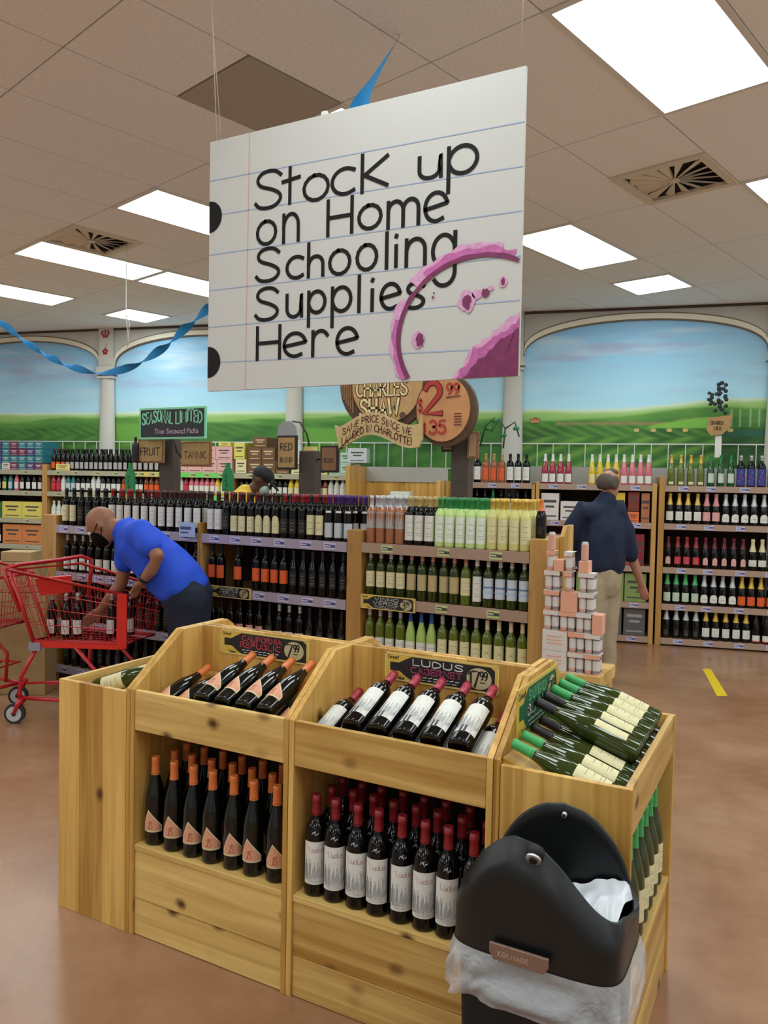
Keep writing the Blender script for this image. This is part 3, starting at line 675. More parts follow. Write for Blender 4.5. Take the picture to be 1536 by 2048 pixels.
for k, *a in (
 ('m_cream','bordeaux','dark','black',.82,('cream',.12,.55,58,'seal'),'red wine bottle with cream label'),
 ('m_dark','bordeaux','dark','black',.82,('dark',.14,.52,55,'lines'),'red wine bottle with nearly black label'),
 ('m_white','bordeaux','dark','brown',.82,('white',.12,.60,56,'lines'),'red wine bottle with tall white label'),
 ('m_whitered','bordeaux','dark','red',.82,('white',.12,.60,56,'lines'),'red-capped wine bottle with white label'),
 ('m_arch','bordeaux','dark','brown',.82,('straw',.10,.50,55,'arch'),'red wine bottle with arched pale label'),
 ('m_plain','bordeaux','dark','red',.82,('dark',.12,.44,55,'lines'),'red-capped wine bottle with small black label'),
 ('m_square','bordeaux','dark','black',.82,('cream',.10,.46,55,'lines'),'red wine bottle with square cream label'),
 ('m_silver','bordeaux','dark','purple',.82,('silver',.08,.40,60,'neck'),'red wine bottle with silver label and purple capsule'),
 ('m_orange','bordeaux','dark','black',.84,('orange',.22,.52,60,None),'red wine bottle with bright orange label'),
 ('m_bare','slim','dark','black',.84,('dark',.20,.50,40,'lines'),'dark red wine bottle with black label'),
 ('m_pinkl','bordeaux','dark','black',.84,('pink',.15,.45,50,None),'dark wine bottle with dull pink label'),
 ('m_lowhite','bordeaux','dark','silver',.84,('white',.08,.40,58,'lines'),'dark wine bottle with low square white label'),
 ('m_rose','bordeaux','rosel','silver',.76,('grey',.32,.66,78,None),'copper-coloured wine bottle with grey label and silver capsule'),
 ('m_tancap','bordeaux','dark','tan',.80,('white',.10,.62,66,'lines'),'tan-capped dark bottle with white label'),
 ('m_green','bordeaux','palegl','dkgreen',.78,('whiteg',.10,.62,58,'lines'),'pale green wine bottle with green capsule'),
 ('m_yellow','bordeaux','yellow','gold',.80,('cream',.14,.60,60,'lines'),'straw-coloured wine bottle with cream label and gold capsule'),
 ('m_ocream','bordeaux','olive','silver',.82,('cream',.22,.55,62,'lines'),'green wine bottle with cream label and silver capsule'),
 ('m_otan','bordeaux','olive','copper',.82,('tan',.22,.55,62,None),'green wine bottle with tan label'),
 ('m_oor','bordeaux','olivel','copper',.80,('cream',.2,.55,62,'lines'),'green wine bottle with pale label and copper capsule'),
 ('m_owhite','bordeaux','olive','white',.80,('white',.10,.60,52,'lines'),'green wine bottle with tall narrow white label'),
 ('m_blue','bordeaux','olive','silver',.80,('bluew',.18,.58,66,'bluebar'),'green wine bottle with blue and white label'),
 ('m_clearw','bordeaux','olivel','silver',.84,('white',.08,.40,62,'lines'),'light green wine bottle with low white label'),
 ('m_bluecap','slim','pale','blue',.80,('white',.05,.40,66,'lines'),'pale wine bottle with blue capsule and white label'),
 ('m_lowcream','bordeaux','olivel','silver',.82,('cream',.12,.52,60,'lines'),'olive wine bottle with cream label'),
 ('m_lowc2','bordeaux','olivel','cream',.80,('straw',.08,.52,60,'seal'),'olive wine bottle with pale straw label')):
    style(k, a[0], MR, MH, a[1], a[2], a[3], a[4], a[5], n=12, name='red_wine_bottle' if a[1] == 'dark' else 'white_wine_bottle')
BR, BH = .039, .31
for k, *a in (
 ('b_olive','hock','olivel','gold',.74,('straw',.05,.14,40,None),'tall olive bottle with yellow capsule','wine_bottle'),
 ('b_green','hock','green','dkgreen',.80,('palegreen',.12,.42,50,None),'tall green bottle with pale label','wine_bottle'),
 ('b_violet','bordeaux','dark','silver',.84,('violet',.05,.58,75,'dots'),'dark bottle with violet patterned label','wine_bottle'),
 ('b_redp','bordeaux','red','redc',.82,('redl',.03,.55,85,None),'bright pinkish red bottle','wine_bottle'),
 ('b_f_gold','fizz','black','gold',.62,('white',.12,.40,60,'lines'),'gold-foiled sparkling wine with white label','sparkling_wine_bottle'),
 ('b_f_pink','fizz','black','pinkc',.60,('pink',.12,.40,62,None),'pink-foiled sparkling wine with pink label','sparkling_wine_bottle'),
 ('b_f_white','fizz','black','silver',.62,('white',.10,.36,58,'arch'),'silver-foiled sparkling wine with rounded white label','sparkling_wine_bottle'),
 ('b_f_dark','fizz','dark','maroon',.66,('pink',.12,.36,36,'arch'),'dark sparkling wine bottle with small round pink label','sparkling_wine_bottle'),
 ('b_f_red','fizz','dark','red',.66,('redl',.12,.36,50,'lines'),'sparkling wine bottle with red foil and red label','sparkling_wine_bottle'),
 ('b_f_cream','fizz','dark','cream',.60,('white',.14,.34,64,'lines'),'sparkling wine bottle with big cream foil and white label','sparkling_wine_bottle'),
 ('b_f_green','fizz','black','green',.64,('palegreen',.10,.38,55,'lines'),'sparkling wine bottle with green foil and pale label','sparkling_wine_bottle'),
 ('b_f_orange','fizz','black','gold',.62,('orange',.08,.36,62,None),'sparkling wine bottle with gold foil and orange label','sparkling_wine_bottle'),
 ('b_f_silver','fizz','black','silver',.60,('dark',.1,.3,40,'lines'),'black sparkling wine bottle with silver foil','sparkling_wine_bottle'),
 ('b_f_low','fizz','dark','black',.70,('white',.05,.26,60,'redfoot'),'black sparkling wine bottle with low white and red label','sparkling_wine_bottle'),
 ('b_pinkw','hock','red','white',.76,('white',.06,.34,58,None),'rosy red bottle with white capsule and white label','wine_bottle'),
 ('b_gold','hock','gold','white',.76,('cream',.06,.34,50,None),'bright yellow bottle with white capsule','wine_bottle'),
 ('b_blush','hock','pink','white',.76,('white',.06,.30,58,None),'blush pink bottle with white capsule','wine_bottle'),
 ('b_orange','bordeaux','rose','tan',.8,('orange',.1,.5,50,None),'amber wine bottle with orange label','wine_bottle'),
 ('b_blackw','bordeaux','dark','black',.8,('white',.1,.55,60,'lines'),'black wine bottle with white label','wine_bottle')):
    if a[2] == 'redc': a[2] = 'wine'
    style(k, a[0], BR if 'hock' not in a[0] else .036, BH, a[1], a[2], a[3], a[4], a[5], name=a[6] if a[6] != 'wine_bottle' else 'tall_bottle', cat='sparkling wine' if 'spark' in a[6] else 'wine bottle', n=12)
for k, g, c, l, wds in (('s_white','clear','white','white','small clear spirit bottle'),('s_amber','amber','gold','cream','small amber bottle'),('s_teal','teal','silver','silver','small teal bottle'),('s_green','green','green','yellow','small green bottle'),('s_red','red','black','redl','small red bottle'),('s_dark','dark','black','white','small dark beer bottle'),('s_pink','pink','white','white','small pink-capped bottle'),('s_gold','gold','white','cream','small pale yellow bottle'),('s_orange','amber','orange','orange','small bottle with orange label')):
    style(k, 'beer', .034, .235, g, c, .88, (l, .12, .48, 60, None), wds, name='small_bottle', cat='bottle', n=10)
style('s_long', 'beer', .034, .27, 'dark', 'black', .9, ('grey', .1, .4, 50, None), 'dark beer bottle', name='beer_bottle', cat='beer bottle', n=10)
style('s_longo', 'beer', .034, .27, 'dark', 'maroon', .9, ('orange', .1, .4, 50, None), 'dark beer bottle with orange label', name='beer_bottle', cat='beer bottle', n=10)
BM = {}
def bottle_meshes(k):
    if k in BM: return BM[k]
    s = ST[k]; pf = prof(s['shape'], s['r'], s['h']); n = s['n']; h = s['h']
    body = MB().lathe(pf, G[s['glass']], n).mesh('bottle_body')
    z0 = s['c0']*h
    cp = [(rad_at(pf, z0)+.0009, z0)] + [(r+.0009, z) for r, z in pf if z > z0+.001]
    cp[-1] = (cp[-1][0], h+.001)
    cap = MB().lathe(cp, CAPM[s['cap']], n, capb=False)
    if k in ('bandit', 'ludus', 'ludus_t', 'white_end'):
        for zz in (.0, .16, .32): cap.lathe([(rad_at(pf, z0+h*.02)+.0013, z0+.003+zz*.0), (rad_at(pf, z0+h*.02)+.0013, z0+.005)], CAPM[s['cap']], n, capb=False, capt=False)
    cap = cap.mesh('capsule')
    col, a, b_, ha, tr = s['lab']; lm = LABM[col]; mb = MB(); P = cyl(pf, .0006); P2 = cyl(pf, .0011); P3 = cyl(pf, .0015)
    z0, z1 = a*h, b_*h; r = s['r']; W_ = R(ha)*r; nn = 12 if n > 12 else 8
    def strip(P, s0, s1, f0, f1, m, nz=1):
        for i in range(nn):
            u = s0+(s1-s0)*i/nn; v = s0+(s1-s0)*(i+1)/nn
            mb.add([P(u, f0(u)), P(v, f0(v)), P(v, f1(v)), P(u, f1(u))], [(0,1,2,3)], m, True)
    c0_ = lambda c: (lambda s_: c)
    if tr == 'tri':
        ap = -W_*.35
        top = lambda s_: z0+.012+(z1-z0)*(1-abs(s_-ap)/((W_-ap) if s_ > ap else (W_+ap))*.80) - .006
        strip(P, -W_, W_, c0_(z0), top, mat('label_cream_edge', 'D8C6A0', .6))
        t2 = lambda s_: max(top(s_)-.006, z0+.006)
        strip(P2, -W_*.88, W_*.88, c0_(z0+.006), t2, LABM['peach'])
        lt = mat('label_terracotta', 'BE6A4C', .6)
        mb.ribbon([(x*.022-.016, z0+.012+zz*.026) for x, zz in [(.2,0)]+[(p[0]+.2, p[1]) for p in SS]], .003, lt, P3)
        mb.ribbon([(.004, z0+.012), (.018, z0+.012)], .0025, lt, P3); mb.ribbon([(.002, z0+.02), (.014, z0+.022)], .002, lt, P3)
        mb.ribbon([(-.014, z0+.010), (-.004, z0+.036)], .002, ink2, P3)
    elif tr == 'arch':
        strip(P, -W_, W_, c0_(z0), lambda s_: z0+(z1-z0)*(.62+.38*math.sqrt(max(0, 1-(s_/W_)**2))), lm)
        rb(mb, -W_*.3, W_*.3, z0+(z1-z0)*.4, .004, inkgold if col != 'white' else ink2, P2)
    else:
        strip(P, -W_, W_, c0_(z0), c0_(z1), lm)
    H_ = z1-z0
    if tr in ('trees', 'trees2'):
        g1 = mat('sketch_grey', 'A9A9AC', .6); g2 = mat('sketch_dark', '77777C', .6)
        rr = random.Random(5)
        for i in range(26):
            x = -W_*.9+W_*1.8*i/25; t = z0+H_*(.25+.35*rr.random()); mb.ribbon([(x, z0+H_*(.1+.1*rr.random())), (x+.0005*rr.random(), t)], .0009+.0012*rr.random(), g1 if rr.random() < .6 else g2, P2)
        for i in range(4): rb(mb, -W_*.6, W_*.6, z0+H_*(.05+.03*i), .0006, g2, P2)
        if tr == 'trees':
            letter(mb, 'Ludus', -.019, z0+H_*.76, .017, .0010, inkred, P2, gap=.12)
        else:
            mb.ribbon([(-W_*.15, z0+.002), (-W_*.15, z0+.020)], .018, mat('stamp_dark', '26262A', .6), P3)
        # bright badge over the shoulder
        for i in range(7): mb.ribbon([(-.010+.003*i, h*(.635+.008*((i*3) % 4)-.003*i)), (-.008+.003*i, h*(.65+.008*((i*5) % 4)-.003*i))], .0016, LABM['silver'], P2)
    elif tr == 'lines':
        im = ink2 if col not in ('dark', 'violet') else mat('ink_pale', '8A8478', .6)
        for q, wd in ((.72, .5), (.5, .32), (.3, .5), (.2, .4)): rb(mb, -W_*wd, W_*wd, z0+H_*q, .0016 if n > 12 else .0022, mat('label_print', '9A9484', .6) if im is ink2 else im, P2)
    elif tr == 'seal':
        mb.ribbon([(-.004, z0+H_*.62), (.004, z0+H_*.62)], .009, mat('label_seal', 'A85A3A', .6), P2); rb(mb, -W_*.5, W_*.5, z0+H_*.3, .002, ink2, P2)
    elif tr == 'bluebar':
        rb(mb, -W_*.98, W_*.98, z0+H_*.55, .010, inkblue, P2); rb(mb, -W_*.98, W_*.98, z0+H_*.3, .014, mat('label_blue_pale', 'B6C8E4', .6), P2)
    elif tr == 'neck':
        Pn = cyl(pf, .001); rb(mb, -.014, .014, h*.64, .012, LABM['white'], Pn)
    elif tr == 'dots':
        for q in range(5): mb.ribbon([(-W_*.6+W_*.3*q, z0+H_*(.25+.13*((q*2) % 5))), (-W_*.5+W_*.3*q, z0+H_*(.3+.13*((q*2) % 5)))], .008, LABM['redl'] if q % 2 else inkblue, P2)
    elif tr == 'redfoot':
        rb(mb, -W_*.9, W_*.9, z0+.006, .010, LABM['redl'], P2)
    lab = mb.mesh('bottle_label')
    BM[k] = (body, cap, lab); return BM[k]
NB = 0
def bottle(k, loc, rz=0, lab='', group=None, rot=None, plain=False):
    global NB; NB += 1
    s = ST[k]; me = bottle_meshes(k)
    o = link(s['name'], me[0], None, loc, rz, rot, label=lab or s['words'], cat=s['cat'], group=group)
    link('capsule', me[1], o)
    if not plain: link('bottle_label', me[2], o)
    return o
def article(wd): return wd
def row(specs, x0, x1, y, z, fr, ang, where, group, rz0=0, jit=.002, face=0, rng=random.Random(3)):
    """specs = [(style, count)...] spread from x0 to x1; fr maps (x, y, z) to the world"""
    tot = sum(n for _, n in specs); dx = (x1-x0)/tot; i = 0; cnt = {}
    for k, n in specs: cnt[k] = cnt.get(k, 0)+(n if k else 0)
    seen = {}
    for k, n in specs:
        for j in range(n):
            x = x0+dx*(i+.5); i += 1
            if k is None: continue
            c = seen.get(k, 0); seen[k] = c+1
            od = (ordn(c, cnt[k])+' ') if cnt[k] > 1 else ''
            lab = ST[k]['words']+', '+(ORD[c]+' from left, ' if cnt[k] > 1 else '')+where

            bottle(k, fr(x+rng.uniform(-jit, jit), y+rng.uniform(-jit, jit), z), ang+face+rng.uniform(-.12, .12), lab, group)
dfr = lambda x, y, z: Vector((x, y, z))

# ================================================================ WINE DISPLAY ISLAND
T = .018
def bin_unit(name, label, x, y, rz, W_, sloped=True, depth=.363, shelf=True):
    t = thing('display_bin', label, 'display stand', (x, y, 0), rz, 'wooden display bins')
    pf = [(0,0),(0,.858),(.24,1.03),(depth,1.03),(depth,0)]
    flat = [(0,0),(0,.846),(depth-T-.002,.846),(depth-T-.002,0)]
    for s_ in (0, 1):
        mb = MB(); xx = s_*(W_-T)
        mb.prism(pf if sloped else flat, 0, xx, xx+T, WZ)
        bevel(mb.build('side_panel', t), .002)
    a, b_ = T+.001, W_-T-.001
    def part(n, lo, hi, m): bevel(MB().box(lo, hi, m).build(n, t), .002)
    part('front_rail', (a,.003,.718), (b_,.021,.856 if sloped else .846), WX)
    part('shelf', (a,.004,.298), (b_,depth-T,.318), WX)
    # lower panel made of two boards
    part('lower_board', (a,.008,0.002), (b_,.024,.128), WX); part('lower_board', (a,.008,.130), (b_,.024,.297), WX)
    MB().box((a,depth-T-.012,.3185), (b_,depth-T-.001,.716), INSIDE).build('shade_panel', t)  # dark panel added to stand in for the shade behind the bottles
    if sloped: part('back_panel', (a,depth-T,0), (b_,depth,1.03), WZ)
    else:
        mb = MB(); mb.prism([(0,0),(0,.858),(.24,1.03),(W_-.24,1.03),(W_,.858),(W_,0)], 1, depth-T, depth-.001, WZ)
        bevel(mb.build('back_panel', t), .002)
    mb = MB(); mb.prism([(.022,.742),(depth-T-.001,.742+.32*math.tan(R(20))),(depth-T-.001,.728+.32*math.tan(R(20))),(.022,.728)], 0, a, b_, WX)
    mb.build('slanted_floor', t)
    return t
DY = 1.942
bin_unit('a', 'wooden display bin with tilted orange-capped bottles, left of two front bins', -2.012, DY, 0, .660)
bin_unit('b', 'wooden display bin with tilted red-capped bottles, middle of the island', -1.350, DY, 0, .654)
bin_unit('c', 'wooden display bin at the right end, green-capped bottles, behind the trash can', -.338, DY, PI/2, .735, False, .357)
bin_unit('d', 'plain wooden side of the display bin at the island\'s left end', -2.3695, DY+.735, -PI/2, .735, False, .357)
bin_unit('e', 'wooden display bin on the far side, back to back with the orange-capped one', -1.352, DY+.735, PI, .660)
bin_unit('f', 'wooden display bin on the far side, back to back with the red-capped one', -.702, DY+.735, PI, .648)

# price cards on the bins
cy = mat('card_yellow', 'D2AE45', .6); ck = mat('card_black', '181416', .6); cpink = mat('chalk_red', 'C2404E', .6); cwhite = mat('chalk_white', 'CFCFC8', .6); cborder = mat('card_pale', 'DCCB8A', .6)
ctan = mat('card_tan', 'B9AA80', .6); cgreen = mat('card_green', '1E5A38', .6); cmag = mat('chalk_magenta', 'A83A62', .6)
def card(label, loc, rot, w, h, l1, c1, l2, c2, price, dark=ck, great='Great', name='price_sign', depth=.004):
    t = thing(name, label, 'sign', loc, 0, None, rot)
    MB().box((0,0,0), (w,depth,h), cy).build('board', t)
    P1, P2_, P3_ = front(-.0006), front(-.0012), front(-.0018)
    mb = MB(); b = .006
    for a in (((b*.5,b*.5),(w-b*.5,b*.5)), ((w-b*.5,b*.5),(w-b*.5,h-b*.5)), ((w-b*.5,h-b*.5),(b*.5,h-b*.5)), ((b*.5,h-b*.5),(b*.5,b*.5))): mb.ribbon(a, b*.6, cborder, P1)
    mb.build('border', t)
    mb = MB()
    bt = [(.05,.36),(.05,.66),(.13,.66),(.19,.80),(.25,.92),(.93,.92),(.965,.80),(.965,.08),(.25,.08),(.20,.18),(.14,.36)]
    def bott(k, m, P):
        c = (.5, .5); pts = [(c[0]+(x-c[0])*k, c[1]+(z-c[1])*k) for x, z in bt]
        mb.add([P(x*w, z*h) for x, z in [c]+pts], [(0, 1+i, 1+(i+1)%len(pts)) for i in range(len(pts))], m)
    vs = [P1(x*w, z*h) for x, z in bt]; mb.add(vs, [list(range(len(vs)))], dark)
    mb.build('bottle_shape', t)
    mb = MB(); letter(mb, great, w*.03, h*.78, h*.13, h*.022, ck, P1); mb.build('lettering', t)
    mb = MB(); s1 = min(1, w*.44/max(textw(l1, h*.30, .18), .01)); letter(mb, l1, w*.26, h*.64, h*.21, h*.04, c1, P2_, .2, fit(l1, h*.21, w*.44)); mb.build('lettering', t)
    mb = MB(); s1 = min(1, w*.47/max(textw(l2, h*.28, .18), .01)); letter(mb, l2, w*.24, h*.36, h*.21, h*.04, c2, P2_, .2, fit(l2, h*.21, w*.45)); mb.build('lettering', t)
    mb = MB()
    for i in range(9): mb.ribbon([(w*(.26+.047*i), h*.24), (w*(.29+.047*i), h*(.25+.02*(i % 2)))], h*.03, cwhite, P2_)
    for i in range(7): mb.ribbon([(w*(.28+.055*i), h*.15), (w*(.315+.055*i), h*.15)], h*.026, cwhite, P2_)
    mb.build('small_print', t)
    mb = MB(); cx, cz = w*.835, h*.48
    letter(mb, 'Value' if great == 'Great' else '', w*.10, h*.07, h*.12, h*.02, ck, P1)
    mb.add([P2_(cx, cz)]+[P2_(cx+w*.105*cos(a*PI/12), cz+h*.37*sin(a*PI/12)) for a in range(24)], [(0, 1+i, 1+(i+1)%24) for i in range(24)], ctan)
    d, c = price; pw = textw(d, h*.55, .1)
    x = letter(mb, d, cx-w*.085, cz-h*.28, h*.52, h*.075, ck, P3_, .1, min(1, w*.10/pw)); letter(mb, c, x, cz-h*.02, h*.28, h*.05, ck, P3_, .12, .7)
    mb.ribbon([(x, cz-h*.12), (x+w*.04, cz-h*.12)], h*.03, ck, P3_); mb.build('price', t)
    return t
card('yellow and black price sign reading 7.99 above the orange-capped bottles', (-1.905, 2.284, .935), (0,0,0), .40, .090, 'CALIFORNIA', cpink, 'REPUBLIC', cpink, ('7', '99'))
card('yellow and black price sign reading 17.99 above the red-capped bottles', (-1.205, 2.284, .930), (0,0,0), .40, .092, 'LUDUS', cwhite, 'CABERNET', cmag, ('17', '99'))
card('yellow and green wine sign on the sloping side of the right end bin', (-.672, 2.06, .870), (0,0,PI/2), .40, .145, 'SAUVIGNON', mat('chalk_green', '5FAE7A', .6), 'BLANC', cwhite, ('7', '99'), dark=cgreen)

# standing bottles on the lower shelves
names = ['front row','second row','third row']
def stand(k, x0, x1, n, y, z, rowname, rzr=.25, where='', rng=random.Random(9), rz=0, swap=False):
    for i in range(n):
        x = x0+(x1-x0)*i/(n-1)
        p = (x+rng.uniform(-.003,.003), y+rng.uniform(-.004,.004), z)
        bottle(k, p, rz+rng.uniform(-rzr, rzr), '%s, %s from left, %s, %s' % ({'bandit':'orange-capped dark bottle','ludus':'red-capped wine bottle'}[k], ORD[i], rowname, where), where+', '+rowname)
for r_, (dy, off) in enumerate(((.056,0),(.136,.012),(.216,-.006),(.292,.01))):
    nm = (names+['back row'])[r_]
    if r_ < 3: stand('bandit', -1.945+off, -1.432+off, 7, DY+dy, .3185, nm, .2, 'left bin shelf', rz=.55)
    if r_ < 3: stand('ludus', -1.283+off*.5, -.766+off*.5, 8, DY+dy, .3185, nm, .2, 'middle bin shelf', rz=.38)
# tilted bottles in the top bins
TH = R(20)
def lean(k, x, y, lift, rz=0, roll=0, lab='', g=None, back=.0):
    r = ST[k]['r']; zf = .742+(y-.022)*math.tan(TH)
    return None
def lay(k, org, rz, x, v, lift, lab, g, spin=0, yaw=0, th=20):
    """bottle lying on the slanted floor of a bin at org facing rz: x across, v up the slope, lift above the floor"""
    r = ST[k]['r']; t_ = R(th)
    n = (0, -sin(TH), cos(TH)); u = (0, cos(TH), sin(TH))
    p = Vector((x, .024+u[1]*v+n[1]*(r+lift), .743+u[2]*v+n[2]*(r+lift)))
    Mx = Matrix.Rotation(rz, 4, 'Z') @ Matrix.Translation(p) @ Matrix.Rotation(yaw, 4, 'Z') @ Matrix.Rotation(-(PI/2-t_), 4, 'X') @ Matrix.Rotation(spin, 4, 'Z')
    Mx = Matrix.Translation(Vector(org)) @ Mx
    return bottle(k, Mx.to_translation(), 0, lab, g, rot=Mx.to_euler())
OA, OB, OC, OD = (-2.012, DY, 0), (-1.350, DY, 0), (-.338, DY, 0), (-2.3695, DY+.735, 0)
g = 'tilted orange-capped bottles in the left bin'
for i in range(7): lay('bandit', OA, 0, .075+.085*i, .014, .001, 'tilted orange-capped bottle, bottom layer of the left bin, %s from left' % ORD[i], g, spin=-.2+.1*(i % 3), yaw=-.03)
for i in range(4): lay('bandit', OA, 0, .2875+.085*i, .045, .063, 'orange-capped bottle lying on top in the left bin, %s of four' % ORD[i], g, spin=.1-.15*(i % 2), yaw=.02)
g = 'tilted red-capped bottles in the middle bin'
for i in range(7): lay('ludus_t', OB, 0, .07+.085*i, .012, .001, 'tilted red-capped bottle, bottom layer of the middle bin, %s from left' % ORD[i], g, spin=-.1+.08*(i % 3), yaw=0)
for i in range(5): lay('ludus_t', OB, 0, .1975+.086*i, .048, .064, 'red-capped bottle lying on top in the middle bin, %s of five' % ORD[i], g, spin=-.1+.05*i, yaw=.02)
g = 'tilted white wine bottles in the right end bin'
for i in range(8): lay('white_end2' if i in (2,3) else 'white_end', OC, PI/2, .065+.083*i, .022, .001, 'tilted white wine bottle, bottom layer of the end bin, %s from front' % ORD[i], g, spin=.1*(i % 3)-.1, yaw=.02)
for i in range(5): lay('white_end' if i > 1 else 'white_end2', OC, PI/2, .2725+.083*i, .045, .062, '%s-capped white wine bottle on top in the right end bin, %s of five' % ('green' if i > 1 else 'black', ORD[i]), g, spin=.3-.1*i, yaw=.05-.01*i)
g = 'bottles lying in the left end bin'
for i in range(4): lay('white_end2', OD, -PI/2, .10+.16*i, .01, .001, 'white wine bottle lying in the left end bin, %s from its far side' % ORD[i], g, spin=.5*i, yaw=.25)
# standing white wine behind the end opening
for r_, dx in enumerate((.05, .13)):
    for i in range(8):
        bottle('white_end', (-.338-dx, DY+.075+.082*i, .3185), PI/2+.1*((i*3) % 5-2)*.5, 'green-capped bottle standing in the end bin, %s from front, %s row' % (ORD[i], ('outer', 'inner')[r_]), 'white wine standing in the right end bin')

# ================================================================ TRASH CAN
tb = mat('bin_plastic', '101214', .36, spec=.45); tb2 = mat('bin_plastic_matt', '121212', .6, spec=.35); chrome = mat('chrome', 'E8EAEE', .3, metal=.9)
TX0, TX1, TY0, TY1, TZ = -.668, -.292, 1.585, 1.875, .565
tc_ = thing('trash_can', 'black domed trash can with white plastic liner before the right end bin', 'trash can', ((TX0+TX1)/2, (TY0+TY1)/2, 0))
cxx, cyy, hw, hd = 0, 0, (TX1-TX0)/2, (TY1-TY0)/2
def foot(a, k=1.0, dx=0, ex=.42):
    c, s_ = cos(a), sin(a)
    return (hw*k*abs(c)**ex*(1 if c > 0 else -1), (hd*k*abs(s_)**(ex*.75))*(1 if s_ > 0 else -1))
def interp(tb_, x):
    if x <= tb_[0][0]: return tb_[0][1]
    for (a, b_), (c, d) in zip(tb_, tb_[1:]):
        if x <= c:
            t = (x-a)/(c-a); t = t*t*(3-2*t) if False else t; return b_+(d-b_)*t
    return tb_[-1][1]
FR = [(-.188,.655),(-.17,.70),(-.14,.748),(-.10,.79),(-.065,.812),(-.03,.82),(.0,.812),(.03,.79),(.06,.768),(.09,.738),(.12,.706),(.15,.682),(.188,.665)]
BK = [(-.188,.63),(-.17,.685),(-.14,.735),(-.10,.775),(-.05,.803),(0,.811),(.05,.80),(.10,.768),(.14,.722),(.165,.68),(.188,.60)]
def smooth_t(tb_, x): return sum(interp(tb_, x+.007*q) for q in range(-4, 5))/9
def top(x, y):
    t = (y+hd)/(2*hd); t = max(0, min(1, (t-.18)/.64)); t = t*t*(3-2*t)
    return smooth_t(FR, x)*(1-t)+smooth_t(BK, x)*t
NA = 160
mb = MB(); rows_o = []; rows_i = []
for i in range(NA):
    a = 2*PI*i/NA+.0001
    x, y = foot(a); h = top(x, y)
    side = abs(x)/hw
    o_ = []
    zs = [TZ-.02, TZ, TZ+.03, TZ+.06]
    for z in zs: o_.append((x*(1.0 if z > TZ-.01 else .985), y*(1.0 if z > TZ-.01 else .985), z))
    bev = .055
    hb = max(h-bev, TZ+.065)
    for q in (.25, .5, .75, 1.0):
        z = TZ+.06+(hb-TZ-.06)*q; o_.append((x, y, z))
    for q in (.33, .66, 1.0):
        z = hb+(h-hb)*q; k = 1-.24*q**1.15 if y < 0 else 1-.04*q**1.6
        kx = 1-.035*q**1.6; o_.append((x*kx, y*k-(.0 if y > 0 else 0), z))
    xi, yi = o_[-1][0]*.955, o_[-1][1]*.95
    ins = [(o_[-1][0]*.985, o_[-1][1]*.98, h+.004), (xi, yi, h), (xi, yi, h-.03), (x*.94, y*.93, (h+TZ)/2), (x*.93, y*.92, TZ)]
    rows_o.append(o_+ins)
K = len(rows_o[0])
vs = [p for r_ in rows_o for p in r_]
fs = [(i*K+j, ((i+1)%NA)*K+j, ((i+1)%NA)*K+j+1, i*K+j+1) for i in range(NA) for j in range(K-1)]
mb.add(vs, fs, tb, True); hood = mb.build('hood', tc_)
mb = MB()
for (z, k) in ((.0,.80),(.52,.93),(TZ+.01,.95)): pass
vs = []; lv = [(.0,.84),(.02,.86),(.30,.90),(TZ+.02,.95)]
for z, k in lv:
    for i in range(64): x, y = foot(2*PI*i/64, k); vs.append((x, y, z))
mb.add(vs, [(j*64+i, j*64+(i+1)%64, (j+1)*64+(i+1)%64, (j+1)*64+i) for j in range(3) for i in range(64)] + [list(range(64))[::-1]], tb2, True)
mb.build('can_body', tc_)
# liner: a skirt of thin film over the rim, and the loose film inside
lm = bpy.data.materials.new('liner_film'); lm.use_nodes = True; bb = lm.node_tree.nodes['Principled BSDF']
bb.inputs['Base Color'].default_value = (*lin('DADCE0'), 1); bb.inputs['Roughness'].default_value = .28; bb.inputs['Alpha'].default_value = .5; bb.inputs['Specular IOR Level'].default_value = .7
_nt = lm.node_tree; _n = _nt.nodes.new('ShaderNodeTexNoise'); _n.inputs['Scale'].default_value = 28; _n.inputs['Detail'].default_value = 4; _n.inputs['Distortion'].default_value = 1.5
_t = _nt.nodes.new('ShaderNodeTexCoord'); _nt.links.new(_t.outputs['Object'], _n.inputs['Vector']); _b = _nt.nodes.new('ShaderNodeBump'); _b.inputs['Strength'].default_value = .5; _b.inputs['Distance'].default_value = .012
_nt.links.new(_n.outputs[0], _b.inputs['Height']); _nt.links.new(_b.outputs[0], bb.inputs['Normal'])
mb = MB(); NL = 220; NR = 22; vs = []
for j in range(NR+1):
    t = j/NR
    for i in range(NL):
        a = 2*PI*i/NL; c, s_ = cos(a), sin(a)
        drop = .105+.03*noise.noise(Vector((c*1.3, s_*1.3, 5)))+.045*max(0, c)*max(0, -s_)*2+.02*max(0, -c)
        z = TZ-.004-drop*t
        fold = noise.noise(Vector((a*3.2+t*1.6, t*2.2, 0)))*.014*min(1, t*2.5)+noise.noise(Vector((a*11+t*3, t*3, 3)))*.006*min(1, t*2)
        fold += .008*(1-abs(2*((a*2.5+t*.9) % 1)-1))*t
        k = 1.012+.085*math.sin(min(t, .75)*2.0)*(.7+.5*noise.noise(Vector((c*2, s_*2, 9))))-.05*max(0, t-.8)*4*.6
        x, y = foot(a, k)
        vs.append((x+c*fold, y+s_*fold, z+.012*noise.noise(Vector((a*2, t*2, 8)))*t))
mb.add(vs, [(j*NL+i, j*NL+(i+1)%NL, (j+1)*NL+(i+1)%NL, (j+1)*NL+i) for j in range(NR) for i in range(NL)], lm, True)
mb.build('plastic_liner', tc_)
mb = MB(); vs = []; NI, NJ = 26, 22
